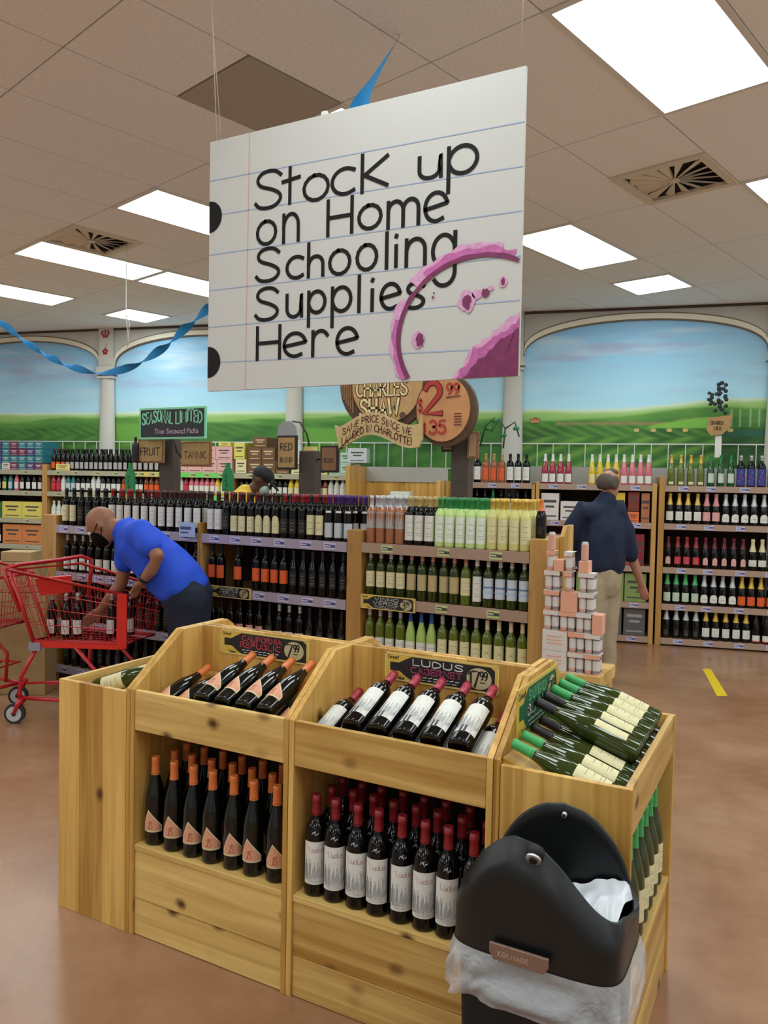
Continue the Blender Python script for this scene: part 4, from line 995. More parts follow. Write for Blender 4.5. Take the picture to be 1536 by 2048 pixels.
for j in range(NJ+1):
    for i in range(NI+1):
        x = .0+(.172-.03*(1-j/NJ))*i/NI; y = -.105+.225*j/NJ
        z = .600+.075*(j/NJ)**1.0*(i/NI)**.5+.022*noise.noise(Vector((x*18, y*14, 2)))+.006*noise.noise(Vector((x*60, y*30, 2)))
        vs.append((x, y, min(z, top(x, y)-.022)))
mb.add(vs, [(j*(NI+1)+i, j*(NI+1)+i+1, (j+1)*(NI+1)+i+1, (j+1)*(NI+1)+i) for j in range(NJ) for i in range(NI)], mat('liner_inside', 'D5D9DF', .3), True)
mb.build('liner_inside', tc_)
# badge, fasteners
mb = MB(); bz = mat('badge_bronze', '8E7466', .35, metal=.5)
mb.prism([(-.068,.600),(.062,.600),(.062,.580),(.052,.565),(-.058,.565),(-.068,.580)], 1, -hd-.020, -hd-.012, bz); bo = mb.build('badge', tc_, (-.012, 0, .0)); bevel(bo, .0015)
mb = MB(); letter(mb, 'KOLMADE', -.047, .577, .010, .0014, mat('badge_letters', 'C9B6A4', .4), front(-hd-.0206), .35); mb.build('badge_lettering', bo)
def hwk(x): return -hd*.95
mb = MB(); a = Vector((0.0, -hd*.905-.0, .785))
mb.tube([(.005,-.118,.803),(.005,-.136,.792)], .0190, tb2, 20); mb.tube([(.005,-.134,.7935),(.005,-.141,.789)], .0172, chrome, 20); mb.tube([(.005,-.140,.7895),(.005,-.144,.787)], .0088, tb2, 16)
mb.build('lock', tc_)
mb = MB(); mb.tube([(.002,.121,.792),(.002,.112,.790)], .007, chrome, 6); mb.tube([(.002,.113,.790),(.002,.110,.789)], .003, tb2, 6); mb.build('bolt', tc_)

# ================================================================ MIDDLE SHELVING (long gondola between the display and the mural)
tagb = mat('price_tag_lilac', 'C2BEDC', .5); tagg = mat('price_tag_green', 'C2C98A', .5); tagi = mat('tag_ink', '4A4A7A', .6); lipm = mat('shelf_lip', 'A88A78', .5); lipv = mat('shelf_lip_violet', 'A597A6', .5)
def tags(parent, x0, x1, y, z, h, m, n, rng):
    for i in range(n):
        cx = x0+(x1-x0)*(i+.5)/n+rng.uniform(-.02,.02); w_ = .085 if m is tagb else .075
        mb = MB(); mb.box((cx-w_/2, y-.003, z-h*.42), (cx+w_/2, y-.0005, z+h*.42), m)
        P = front(y-.0036)
        mb.ribbon([(cx-w_*.38, z+h*.18), (cx+w_*.05, z+h*.18)], h*.12, tagi, P); mb.ribbon([(cx-w_*.38, z-h*.12), (cx+w_*.0, z-h*.12)], h*.10, tagi, P)
        mb.ribbon([(cx+w_*.14, z), (cx+w_*.4, z)], h*.34, tagi if m is tagb else ink2, P); mb.build('price_tag', parent)
def shelf_unit(label, x0, x1, y, ang, zs, topz, depth, lip, tag_m, ntag=6, post=(.05,.05), back=True, group='wooden wine shelves', seed=1, postmat=None, name='wine_shelf', base=True, backz=None, posth=None):
    """zs = heights of the shelf tops; local x along, -y front"""
    rng = random.Random(seed)
    o = (Vector(turn((x0, y, 0), ang)))
    t = thing(name, label, 'shelf', o, ang, group); W_ = x1-x0
    pm = postmat or WZ2
    ph = posth or topz
    if post[0]: bevel(MB().box((-post[0], 0, 0), (0, depth, ph), pm).build('side_panel', t), .003)
    if post[1]: bevel(MB().box((W_, 0, 0), (W_+post[1], depth, ph), pm).build('side_panel', t), .003)
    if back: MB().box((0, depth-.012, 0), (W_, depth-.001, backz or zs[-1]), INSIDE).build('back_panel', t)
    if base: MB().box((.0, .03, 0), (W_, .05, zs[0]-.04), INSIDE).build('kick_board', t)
    for z in zs:
        s_ = MB().box((.001, .012, z-.025), (W_-.001, depth-.014, z-.001), WX2).build('shelf_board', t)
        l_ = MB().box((.001, -.004, z-.058), (W_-.001, .011, z+.002), lip).build('shelf_lip', t)
        if ntag: tags(l_, .02, W_-.02, -.004, z-.028, .05, tag_m, ntag, rng)
    return t
MY = 4.09
Lz = [.14, .50, .86, 1.215]; Rz = [.18, .54, .895, 1.22]
shelf_unit('wooden wine shelf behind the shopping cart and the blue-shirted man', -5.03, -3.622, MY, 0, Lz, 1.29, .45, lipv, tagb, 8, (.17,.02), seed=1, group='middle wine shelves', posth=None)
shelf_unit('red wine shelf with orange-labelled bottles, right of the blue-shirted man', -3.58, -2.437, MY, 0, Lz, 1.215, .45, lipv, tagb, 6, (.02,0), seed=2, group='middle wine shelves')
shelf_unit('white wine shelf with green-capped bottles, left of the can stack', -2.333, -1.288, MY, 0, Rz, 1.295, .45, lipm, tagg, 3, (.102,.098), seed=3, group='middle wine shelves')
# far side of the gondola and the sloping board at its right end
mb = MB(); mb.box((-5.2,MY+.452,0), (-1.19,MY+.47,1.3), WX2); mb.build('shelf_divider', label='long wooden divider board standing behind the middle wine shelves', cat='board')
mb = MB(); mb.prism([(MY+.24,0),(MY+.24,1.30),(MY+.30,1.36),(MY+.44,1.36),(MY+.44,0)], 0, -1.188, -1.165, WZ)
mb.build('end_board', label='wooden end board with sloped top, right end of the middle shelves', cat='board')
# bottles
def mrow(specs, x0, x1, z, where, gname, y=MY+.048): row(specs, x0, x1, y, z+.0005, dfr, 0, where, gname, rz0=0, rng=random.Random(int(x0*-100)+int(z*50)), face=.35)
mrow([('m_cream',2),('m_dark',4),('m_whitered',3),('m_white',8)], -5.01, -3.62, 1.215, 'top shelf behind the blue shirt', 'top shelf wines, left unit')
mrow([('m_white',2),('m_dark',1),('m_square',3),('m_arch',3),('m_plain',3),('m_cream',2),('m_silver',3)], -3.575, -2.425, 1.215, 'top shelf, middle unit', 'top shelf wines, middle unit')
mrow([('m_rose',4),('m_tancap',3),('m_green',5),('m_yellow',4)], -2.325, -1.295, 1.22, 'white wine top shelf', 'top shelf wines, right unit')
cap_rows = [([('m_dark',6),('m_whitered',5),('m_white',5)], -5.01, -3.62, 'left'), ([('m_whitered',4),('m_white',5),('m_plain',4),('m_silver',4)], -3.575, -2.345, 'middle'), ([('m_rose',4),('m_tancap',3),('m_green',5),('m_yellow',4)], -2.325, -1.295, 'right')]
for q, (sp, a, b_, nm) in enumerate(cap_rows):
    for k in (1,):
        mrow(sp, a, b_, (1.215,1.215,1.22)[q], 'second row, %s unit' % nm, 'second row of top shelf wines, %s unit' % nm, y=MY+.048+.072*k)
    # the rows behind show only their capsules over the front ones: one mass
    mb = MB(); tot = sum(n for _, n in sp); i = 0
    for k_, n in sp:
        s_ = ST[k_]; pf = prof(s_['shape'], s_['r'], s_['h'])
        for j in range(n):
            x = a+(b_-a)*(i+.5)/tot; i += 1
            for r_ in (2, 3):
                c_ = (x+random.uniform(-.003,.003), MY+.048+.072*r_, (1.2155,1.2155,1.2205)[q])
                mb.lathe(pf, G[s_['glass']], 8, c_); mb.lathe([(rad_at(pf, s_['c0']*s_['h'])+.001, s_['c0']*s_['h']), (.0125, s_['h']*.95), (.0122, s_['h']+.001)], CAPM[s_['cap']], 8, c_, capb=False)
    mb.build('bottle_rows', label='packed rear rows of wine bottles on the top shelf, %s unit' % nm, cat='wine bottles', kind='stuff')
mrow([('m_lowhite',8),('m_whitered',5),('m_orange',3)], -5.0, -3.63, .86, 'second shelf behind the cart', 'second shelf wines, left unit')
mrow([('m_orange',2),(None,1),('m_orange',1),(None,1),('m_orange',4),('m_bare',6)], -3.56, -2.45, .86, 'second shelf, middle unit', 'second shelf wines, middle unit')
mrow([('m_ocream',4),('m_otan',5),('m_oor',1),('m_owhite',1),('m_blue',4)], -2.325, -1.295, .895, 'white wine second shelf', 'second shelf wines, right unit')
mrow([('m_dark',16)], -5.0, -3.63, .50, 'third shelf behind the cart', 'third shelf wines, left unit')
mrow([('m_pinkl',6),('m_bare',1),('m_lowhite',3),('m_bare',4)], -3.56, -2.45, .50, 'third shelf, middle unit', 'third shelf wines, middle unit')
mrow([('m_clearw',4),('m_bluecap',3),('m_lowcream',4),('m_lowc2',4)], -2.325, -1.295, .54, 'white wine third shelf', 'third shelf wines, right unit')
mrow([('m_bare',15)], -5.0, -3.63, .14, 'bottom shelf behind the cart', 'bottom shelf wines, left unit')
# black and yellow chalk signs hung on the lips
card('black and yellow shelf sign on the red wine shelf, beside the blue-shirted man', (-3.49, MY-.012, .80), (0,0,0), .335, .075, 'RESERVE', cwhite, 'MERLOT', cwhite, ('4','99'), name='shelf_sign')
card('black and yellow shelf sign at the left of the white wine shelf', (-2.325, MY-.012, .828), (0,0,0), .365, .085, 'VINHO', cwhite, 'VERDE', cwhite, ('3','99'), name='shelf_sign')
# small standing blue card at the end of the red wine top shelf, a tall bottle on the post
mb = MB(); mb.box((-3.76,MY-.03,1.19), (-3.62,MY-.024,1.29), mat('blue_card', 'A9BAD8', .5)); mb.ribbon([(-3.74,1.25),(-3.66,1.25)], .02, tagi, front(MY-.031)); mb.ribbon([(-3.74,1.22),(-3.68,1.22)], .01, tagi, front(MY-.031)); mb.build('shelf_card', label='pale blue shelf card clipped to the top shelf beside the blue-shirted man', cat='sign')
style('m_post', 'slim', .030, .215, 'dark', 'orange', .70, ('dark', .1, .3, 30, None), 'dark bottle', n=14)
bottle('m_post', (-1.258, MY+.10, 1.2955), 0, 'single dark bottle with orange top, on the white wine shelf\'s right post')

# ---- dark posts with hanging signs
barkm = mat('dark_post', '51443D', .75, noise_amt=.15, noise_scale=12); parch = mat('parchment', 'B08C58', .7, noise_amt=.12, noise_scale=25); parch2 = mat('parchment_dark', '8A6444', .7, noise_amt=.15, noise_scale=25); iron = mat('wrought_iron', '221E1C', .6); candle = mat('candle_yellow', 'E3CB7A', .5)
py = MY+.555
def postthing(label, cx, w_, z1):
    t = thing('sign_post', label, 'post', (cx, py, 0))
    bevel(MB().box((-w_/2,-.045,0), (w_/2,.045,z1), barkm).build('post', t), .006)
    mb = MB(); mb.tube([(-.0,-.0,z1),(-.02,-.02,z1+.12),(-.07,-.03,z1+.2),(-.14,-.03,z1+.21)], .006, iron, 6); mb.build('iron_bracket', t)
    mb = MB(); mb.box((-w_*.3,-.03,z1), (w_*.3,.03,z1+.03), candle); mb.build('post_cap', t); return t
postthing('dark wooden sign post under the green seasonal sign', -4.40, .145, 1.90)
postthing('dark wooden sign post between the worker and the barrel sign', -3.08, .135, 1.80)
postthing('dark wooden sign post below the round price barrel', -1.92, .12, 1.93)
def board(name, label, cx, cz, w_, h_, yy, m1, m2, lines, tilt=0, cat='sign', t_=.02):
    t = thing(name, label, cat, (cx, yy, cz), 0, None, (0, tilt, 0))
    bevel(MB().box((-w_/2, 0, -h_/2), (w_/2, t_, h_/2), m2).build('frame', t), .004)
    MB().box((-w_/2+.015, -.004, -h_/2+.015), (w_/2-.015, .0, h_/2-.015), m1).build('face', t)
    if lines:
        mb = MB(); n = len(lines)
        for i, (tx, m, k) in enumerate(lines):
            hh = h_*k; ww = textw(tx, hh, .2); sq = min(1.2, (w_-.05)/ww)
            letter(mb, tx, -w_/2+.035, h_/2-h_*(i+1)/(n+.7)-hh*.3, hh, hh*.13, m, front(-.0055), .2, min(1.1, fit(tx, hh, w_-.07)))
        mb.build('lettering', t)
    return t
board('varietal_sign', 'brown wooden sign with a dark bottle, left of the seasonal sign post', -4.51, 1.80, .27, .19, py-.10, parch, parch2, [('FRUIT', iron, .30)])
mb = MB(); mb.lathe(prof('bordeaux', .03, .2), iron, 10, c=(-4.655, py-.115, 1.71)); mb.build('bottle_cutout', label='dark carved bottle beside the left brown wooden sign', cat='ornament')
board('varietal_sign', 'brown wooden sign with rounded corners, right of the seasonal sign post', -4.05, 1.775, .29, .19, py-.10, parch, mat('rust_frame', '9A5A34', .6), [('TANNIC', iron, .26)])
gs = thing('seasonal_sign', 'green-framed black chalk sign reading seasonal limited', 'sign', (-4.235, py-.16, 1.885)); GW, GH = .67, .245
mint = mat('mint_green', '8FE0B4', .5); cb = mat('chalkboard', '23262A', .6)
bevel(MB().box((-GW/2,0,0), (GW/2,.015,GH), mint).build('frame', gs), .004); MB().box((-GW/2+.018,-.003,.018), (GW/2-.018,0,GH-.018), cb).build('face', gs)
mb = MB(); letter(mb, 'SEASONAL', -.300, .108, .085, .012, mint, front(-.0042), .2, fit('SEASONAL', .085, .31), lambda x: .03*(1-abs(x+.14)*5)); letter(mb, 'LIMITED', .045, .108, .085, .012, mint, front(-.0042), .2, fit('LIMITED', .085, .255), lambda x: .03*(1-abs(x-.16)*6)); mb.build('lettering', gs)
mb = MB(); letter(mb, 'Time Seasonal Picks', -.17, .045, .034, .006, mat('chalk_lilac', 'C9A9C0', .6), front(-.0042), .25); mb.build('lettering', gs)
mb = MB(); mb.tube([(0,.02,0),(0,.06,-.1),(.02,.1,-.14)], .006, iron, 6); mb.build('stand', gs)
# hanging sign with grey hood above the post, small one at its right
t = board('varietal_sign', 'tall brown wooden sign with grey rounded top, above the worker', -3.215, 1.785, .17, .24, py-.10, parch, iron, [('RED', iron, .2), ('BLEND', iron, .14)])
mb = MB(); mb.prism([(-.085,.12),(-.07,.19),(-.03,.22),(.03,.22),(.07,.19),(.085,.12)], 1, 0, .02, mat('grey_hood', '9A9A98', .6)); mb.build('hood', t)
t = board('varietal_sign', 'small brown wooden sign right of the middle sign post', -2.86, 1.74, .145, .185, py-.10, parch2, iron, [('ROSE', iron, .16)]); MB().tube([(0,.02,0),(-.05,.06,0),(-.16,.09,0)], .006, iron, 6).build('iron_arm', t)
board('varietal_sign', 'narrow brown plank sign on the post below the price barrel', -1.965, 1.885, .085, .20, py-.14, parch, iron, None)
board('varietal_sign', 'small brown plank sign on the right side of the barrel post', -1.825, 1.83, .075, .17, py-.066, mat('plank_pinkish', 'B0886C', .7), parch2, None)
# green cut-out bottles on sticks
gp = mat('green_paint', '1F8A4A', .5); gd = mat('green_dark', '12472A', .6)
for cx, z0, hh, lab in ((-4.71, 1.455, .25, 'green wooden bottle cut-out with dark lettering, behind the dark bottles'), (-3.725, 1.50, .21, 'small green bottle cut-out between the brown signs')):
    t = thing('bottle_cutout', lab, 'ornament', (cx, py-.12, z0))
    mb = MB(); mb.prism([(-.05,0),(-.05,hh*.6),(-.03,hh*.78),(-.018,hh*.85),(-.018,hh),(.018,hh),(.018,hh*.85),(.03,hh*.78),(.05,hh*.6),(.05,0)], 1, 0, .012, gp); mb.build('board', t)
    mb = MB(); [letter(mb, c, -.02, hh*.48-.035*i, .026, .006, gd, front(-.001)) for i, c in enumerate('NEW!')]; mb.build('lettering', t)
    MB().tube([(0,.006,0),(0,.006,-.3)], .006, gp, 6).build('stick', t)
# ---- the barrel sign
bt = mat('barrel_tan', 'C09A66', .7, noise_amt=.12, noise_scale=18); bd = mat('barrel_dark', '5A4232', .75, noise_amt=.15, noise_scale=20); bo = mat('barrel_orange', 'C98E5E', .7, noise_amt=.1, noise_scale=16); bl = mat('letter_cream', 'E3D8A0', .6); br = mat('price_red', 'B3342E', .6); brd = mat('price_dark_red', '5E1A18', .6); bn = mat('banner_tan', 'CDB27E', .7, noise_amt=.08, noise_scale=14)
bs = thing('barrel_sign', 'carved wooden barrel sign with a price, below the paper sign', 'sign', (-2.20, MY+.36, 1.80))
def disc(cx, cz, rx, rz_, n=36): return [(cx+rx*cos(2*PI*i/n), cz+rz_*sin(2*PI*i/n)) for i in range(n)]
mb = MB(); mb.prism(disc(-.20,.42,.33,.305), 1, .012, .05, bd); mb.build('barrel_rim', bs)
mb = MB(); mb.prism(disc(-.175,.42,.255,.25), 1, 0, .03, bt)
for i in range(6): mb.box((-.52+.017*i, .008, .35-.022*i), (-.508+.017*i, .0119, .52), parch2)
mb.tube([(-.055,-.004,.215),(-.055,.004,.215)], .022, bd, 12); mb.build('barrel_face', bs)
mb = MB(); fq = fit('CHARLES', .10, .37); letter(mb, 'CHARLES', -.395, .345, .10, .024, brd, front(-.002), .2, fq); letter(mb, 'CHARLES', -.395, .345, .10, .013, bl, front(-.004), .2, fq)
fq = fit('SHAW', .11, .28); letter(mb, 'SHAW', -.365, .212, .11, .030, brd, front(-.002), .2, fq); letter(mb, 'SHAW', -.365, .212, .11, .017, bl, front(-.004), .2, fq); mb.build('lettering', bs)
mb = MB(); mb.prism(disc(.240,.238,.205,.225), 1, .0, .04, bd); mb.build('price_rim', bs)
mb = MB(); mb.prism(disc(.228,.245,.178,.20), 1, -.015, .0, bo); mb.build('price_face', bs)
mb = MB(); PF = front(-.018); PG = front(-.020)
letter(mb, '2', .105, .22, .19, .040, brd, PF, .1, .95); letter(mb, '2', .105, .22, .19, .027, br, PG, .1, .95)
letter(mb, '$', .062, .235, .07, .009, br, PG, .1, .7); letter(mb, '99', .255, .335, .065, .012, br, PG, .2, .9); mb.ribbon([(.255,.315),(.345,.322)], .007, brd, PG)
letter(mb, '35', .145, .095, .08, .015, br, PG, .2, .95); letter(mb, '$', .10, .105, .05, .007, br, PG, .1, .6)
for i in range(5): mb.ribbon([(.31,.215-.017*i),(.355,.215-.017*i)], .006, brd, PG)
mb.build('price', bs)
mb = MB(); ns = 24
def wv(u): return .145+.030*sin(u*6.4+.5)*(1)+.0
up_, lo_ = [], []
for i in range(ns+1):
    u = i/ns; x = -.53+.64*u; z = .105+.048*sin(2.0+u*6.6)*-1+.02*u
    up_.append((x, z+.075)); lo_.append((x, z-.07))
up_ = [(-.535, .158)]+up_[1:-1]+[(.10,.215)]; lo_ = [(-.495,-.005)]+lo_[1:-1]+[(.105,.06)]
mb.prism(lo_+up_[::-1], 1, -.045, -.022, bn); mb.build('banner', bs)
mb = MB(); pb = lambda x: (.105-.048*sin(2.0+(x+.53)/.64*6.6)+.02*(x+.53)/.64)
letter(mb, 'SAME PRICE SINCE WE', -.47, .012, .042, .006, brd, front(-.047), .2, fit('SAME PRICE SINCE WE', .042, .50), pb); letter(mb, 'LANDED IN CHARLOTTE!', -.475, -.05, .044, .0065, brd, front(-.047), .2, fit('LANDED IN CHARLOTTE!', .044, .51), pb); mb.build('lettering', bs)
MB().tube([(-.1,.03,.65),(-.1,.0,1.695)], .004, cord, 5).build('cord', bs); MB().tube([(.25,.03,.53),(.25,.0,1.695)], .004, cord, 5).build('cord', bs)
# leaf wires by the barrel post
mb = MB(); o = Vector((-1.78, py-.05, 1.83))
for pts in ([(0,0,.0),(.03,0,.12),(.09,0,.17),(.07,0,.08),(.12,0,.16)], [(.12,0,.16),(.16,0,.10),(.15,0,-.02)], [(.16,0,.1),(.22,0,.14),(.25,0,.05)]): mb.tube([o+Vector(p) for p in pts], .005, gd, 6)
for q in ((.09,0,.15),(.15,0,.06),(.23,0,.10),(.05,0,.10)): mb.ell(o+Vector(q), (.022,.006,.014), mat('leaf_green', '2E7A40', .6), 8, 5)
mb.build('vine_ornament', label='green wire vine ornament right of the barrel sign', cat='ornament')

# ================================================================ PINK CAN STACK
pk = mat('carton_pink', 'E8A88C', .6); wc = mat('carton_white', 'DCD4CE', .6); canm = mat('can_silver', 'C0B8B4', .35, metal=.3); canb = mat('can_label_grey', '8A8488', .5); canp = mat('can_label_pink', 'D9A090', .5)
SX, SY = -1.172, 3.97
st = thing('can_stack_plinth', 'low wooden plinth under the stacked pink and white cans', 'plinth', (SX, SY, 0))
bevel(MB().box((.0,.012,0), (.30,.33,.555), WZ).build('box', st), .003); bevel(MB().box((-.012,-.012,.556), (.312,.335,.625), WX).build('top_board', st), .003)
PT, CRR = .0395, .0185
canb_me = MB().lathe([(.016,0),(CRR,.005),(CRR,.088),(.015,.094),(.015,.097)], canm, 12).mesh('can_body')
def can_lab(m): return MB().lathe([(CRR+.0005,.008),(CRR+.0005,.084)], m, 12, capb=False, capt=False).mesh('can_label')
cl1, cl2 = can_lab(canb), can_lab(canp); stripe = MB().lathe([(CRR+.0009,.02),(CRR+.0009,.07)], mat('can_white', 'DAD4D0', .5), 12, capb=False, capt=False).mesh('can_stripe')
cwz = .1035; z0 = .6255
def pack(x, y, z, ncan, lab, colm):
    t = thing('can_pack', lab, 'can pack', (SX+x, SY+y, z), 0, 'packs of slim cans on the plinth')
    w_ = PT*ncan+.003; d = PT*2+.003
    MB().box((0,0,0), (w_,d,.003), colm).build('tray', t); MB().box((0,0,cwz-.0035), (w_,d,cwz-.0005), colm).build('sleeve_top', t)
    MB().box((-.0,-.0008,cwz-.022), (w_,.0,cwz-.0005), colm).build('sleeve_flap', t)
    for i in range(ncan):
        for j in range(2):
            c = link('can', canb_me, t, (.0215+PT*i, .0215+PT*j, .0031)); link('can_label', cl1 if (i+j) % 3 else cl2, c); link('can_stripe', stripe, c)
for lv in range(2):
    bx = thing('carton', 'white carton with pale pink print, %s of two at the can stack foot' % ('lower' if lv == 0 else 'upper'), 'box', (SX+.002, SY+.002, z0+lv*cwz), 0, 'white cartons in the can stack')
    bevel(MB().box((0,0,0), (.128,.25,cwz-.001), wc).build('box', bx), .002)
    mb = MB()
    for q in range(3): mb.ribbon([(.025,.075-.018*q),(.10,.075-.018*q)], .006, pk, front(-.0008))
    mb.build('print', bx)
lay_ = {0: [(.135,2),(.218,2)], 1: [(.135,2),(.218,2)], 2: [(.002,2),(.086,2),(.170,2)], 3: [(.002,2),(.180,2)], 4: [(.002,2),(.105,1),(.180,2)], 5: [(.012,1),(.105,1)]}
ORDL = ['bottom','second','third','fourth','fifth','top']
for lv, L_ in lay_.items():
    for j, (x, n) in enumerate(L_): pack(x, .004, z0+lv*cwz, n, 'pink-sleeved pack of slim cans, %s in the %s layer of the stack' % (['left','second','third'][j], ORDL[lv]), pk if (lv+j) % 2 else wc)
for lv, x, ln in ((3,.092,'between two can packs halfway up'), (2,.256,'at the right of the third layer'), (5,.052,'on the left top of the can stack'), (5,.180,'on the right top of the can stack'), (6,.010,'on the very top of the can stack')):
    if lv in (5, 6) and x > .02: hh = .06
    else: hh = cwz-.001
    if lv == 6: continue
    t = thing('pink_carton', 'small plain pink carton '+ln, 'box', (SX+x, SY+.004, z0+lv*cwz), 0, 'plain pink cartons in the can stack')
    bevel(MB().box((0,0,0), (.05 if lv != 3 else .085,.08,hh), pk).build('box', t), .002)
    if lv == 3: pass
for k, (x, z) in enumerate(((.033,z0+6*cwz),(.205,z0+5*cwz+.06))):
    c = link('slim_can', canb_me, None, (SX+x, SY+.03, z+.0005), label='loose slim can on top of the can stack, %s one' % ['left','right'][k], cat='can', group='loose slim cans'); link('can_label', cl2, c)

# ================================================================ BACK SHELVES ALONG THE MURAL
BY = 8.305
def brow(specs, x0, x1, z, where, g, y=BY+.06, face=.0): row(specs, x0, x1, y, z+.0005, wfr, AW, where, g, rng=random.Random(int(abs(x0)*100)+int(z*50)), face=face)
Bz = [.075, .42, .79, 1.23, 1.61]
shelf_unit('wooden wine shelf at the right edge, full of sparkling wine', .62, 2.06, BY, AW, Bz, 1.70, .45, lipm, tagb, 5, (.055,.05), seed=5, group='back wall wine shelves')
shelf_unit('wooden wine shelf the navy-shirted man is facing, boxes on its lower shelves', -.62, .50, BY, AW, Bz, 1.63, .45, lipm, tagb, 4, (.035,.045), seed=6, group='back wall wine shelves')
shelf_unit('short wooden shelf behind the barrel post with black and amber bottles', -1.55, -.70, BY, AW, Bz, 1.60, .45, lipm, tagb, 3, (.04,.035), seed=7, group='back wall wine shelves')
# dark gap between the two right units
MB().box((.55,.05,0), (.56,.4,1.55), INSIDE)
R0 = 'on the top shelf at the right'; RG = 'top shelf of the right-hand back shelf'
xr = 2.02
brow([('b_olive',4),('b_green',3),('b_violet',3),('b_redp',3),('b_green',2)], .63, xr, 1.61, 'top back shelf at right', RG)
brow([('b_f_gold',4),('b_f_pink',2),('b_f_white',6),('b_f_gold',4)], .63, xr, 1.23, 'second back shelf at right', 'second shelf of the right-hand back shelf')
brow([('b_f_dark',1),('b_f_red',3),('b_f_dark',5),('b_f_cream',4),('b_f_red',3)], .63, xr, .79, 'third back shelf', 'third shelf of the right-hand back shelf')
brow([('b_f_green',4),('b_f_white',4),('b_f_orange',5),('b_f_green',3)], .63, xr, .42, 'fourth back shelf', 'fourth shelf of the right-hand back shelf')
brow([('b_f_silver',4),('b_f_gold',5),('b_f_low',6)], .63, xr, .075, 'bottom back shelf', 'bottom shelf of the right-hand back shelf')
brow([('b_pinkw',4),(None,2),('b_gold',4),('b_blush',4)], -.61, .50, 1.61, 'above the navy shirt', 'top shelf behind the navy-shirted man')
brow([('b_blackw',3),('b_orange',3),('b_blackw',3)], -1.50, -.72, 1.61, 'beside the barrel post', 'black and amber bottles by the barrel post')
brow([('b_blackw',4),('b_green',1),('b_blackw',4)], -1.50, -.72, 1.23, 'low beside the barrel post', 'bottles under the black and amber ones')
def wbox(name, label, x0, x1, z0, h, m, depth=.28, y=BY+.03, g=None, art=None, cat='box'):
    t = thing(name, label, cat, wfr(x0, y, z0+.001), AW, g); w_ = x1-x0
    bevel(MB().box((0,0,0), (w_,depth,h), m).build('box', t), .003)
    mb = MB(); am = art or ink2; P = front(-.001)
    mb.ribbon([(w_*.2,h*.7),(w_*.8,h*.7)], h*.10, am, P); mb.ribbon([(w_*.3,h*.5),(w_*.7,h*.5)], h*.08, am, P); mb.ribbon([(w_*.15,h*.15),(w_*.85,h*.15)], h*.05, am, P); mb.build('print', t); return t
cm = lambda n, c: mat('carton_'+n, c, .6)
wbox('gift_box', 'yellow gift box behind the navy-shirted man\'s head, left one', .04, .13, 1.23, .30, cm('yellow','D9B632')); wbox('gift_box', 'yellow gift box on the second shelf, right of the first yellow one', .15, .24, 1.23, .30, cm('yellow','D9B632'))
wbox('gift_box', 'dark red gift box beside the yellow ones', .27, .38, 1.34, .20, cm('maroon','7A2A1E')); wbox('gift_box', 'bright orange gift box below the dark red one', .27, .38, 1.231, .105, cm('orange','E0703C')); wbox('gift_box', 'tan gift box next to the shelf post', .40, .48, 1.23, .30, cm('tan','B06A44'))
wbox('gift_box', 'red tall box left of the dark shelf post', .18, .30, .79, .30, cm('red','A8323C')); wbox('gift_box', 'dark red tall box touching the shelf post', .32, .44, .79, .32, cm('red2','7E2028'))
for k, (a, b_) in enumerate(((-.50,-.26),(-.22,.02),(.05,.25),(.26,.47))): wbox('wine_box', 'green cardboard wine box, %s from the left behind the navy-shirted man' % ORD[k], a, b_, .42, .29, cm('green','7E9450'), g='green wine boxes')
for k, (a, b_) in enumerate(((-.50,-.26),(-.22,.02),(.03,.24),(.26,.47))): wbox('wine_box', 'grey boxed wine on the bottom shelf, %s from the left' % ORD[k], a, b_, .075, .29, cm('slate','5A5656'), g='grey wine boxes', art=mat('print_pale', '9A9690', .6))
for k, (a, b_) in enumerate(((-.60,-.42),(-.40,-.22))): wbox('wine_box', 'white wine carton left of the navy-shirted man, %s one' % ['outer','inner'][k], a, b_, 1.23, .20+.08*(1-k), cm('pale','D9CFCC'), g='white cartons')
# grey plate and wire guard rail above the shelves
mb = MB(); mb.box((-1.55,BY+.452,1.60), (2.11,BY+.47,1.80), mat('grey_plate', 'A5A19A', .7)); mb.build('backing_board', rz=AW, label='grey backing board behind the top shelf bottles, below the mural', cat='board')
wr = mat('white_wire', 'D9D9D4', .4)
t = thing('guard_rail', 'white wire guard rail along the foot of the mural', 'rail', (0,0,0), AW)
MB().box((-7.9,BY+.476,2.045), (2.6,BY+.484,2.058), wr).build('top_rail', t); MB().box((-7.9,BY+.476,1.76), (2.6,BY+.484,1.77), wr).build('bottom_rail', t)
n_ = 62
up_me = MB().box((-.0045,BY+.476,1.77), (.0045,BY+.484,2.045), wr).mesh('upright')
for i in range(n_): link('upright', up_me, t, (-7.85+10.4*i/(n_-1), 0, 0))
# small parchment sign and dark grape ornament on a white stick, right
t = thing('grape_sign', 'small parchment sign with dark grapes on a white stick, right back shelf', 'sign', wfr(1.14, BY+.30, 1.61), AW)
MB().box((-.03,0,.30), (.03,.02,.52), mat('white_stick', 'E6E4DE', .5)).build('stick', t)
mb = MB(); mb.prism([(-.11,.70),(.13,.73),(.10,.60),(.03,.53),(-.08,.52),(-.12,.58)], 1, -.02, -.005, parch); mb.build('parchment', t)
mb = MB(); letter(mb, 'SPARKLE', -.08, .63, .035, .006, iron, front(-.022), .15, .7); letter(mb, 'WINE', -.05, .575, .035, .006, iron, front(-.022), .15, .8); mb.build('lettering', t)
mb = MB(); rng = random.Random(2)
for i in range(26): mb.ell((rng.uniform(-.05,.06), -.01+rng.uniform(-.01,.01), .76+.012*i+rng.uniform(-.01,.01)), (.022,.012,.02), mat('dark_grape', '28323A', .6), 7, 5)
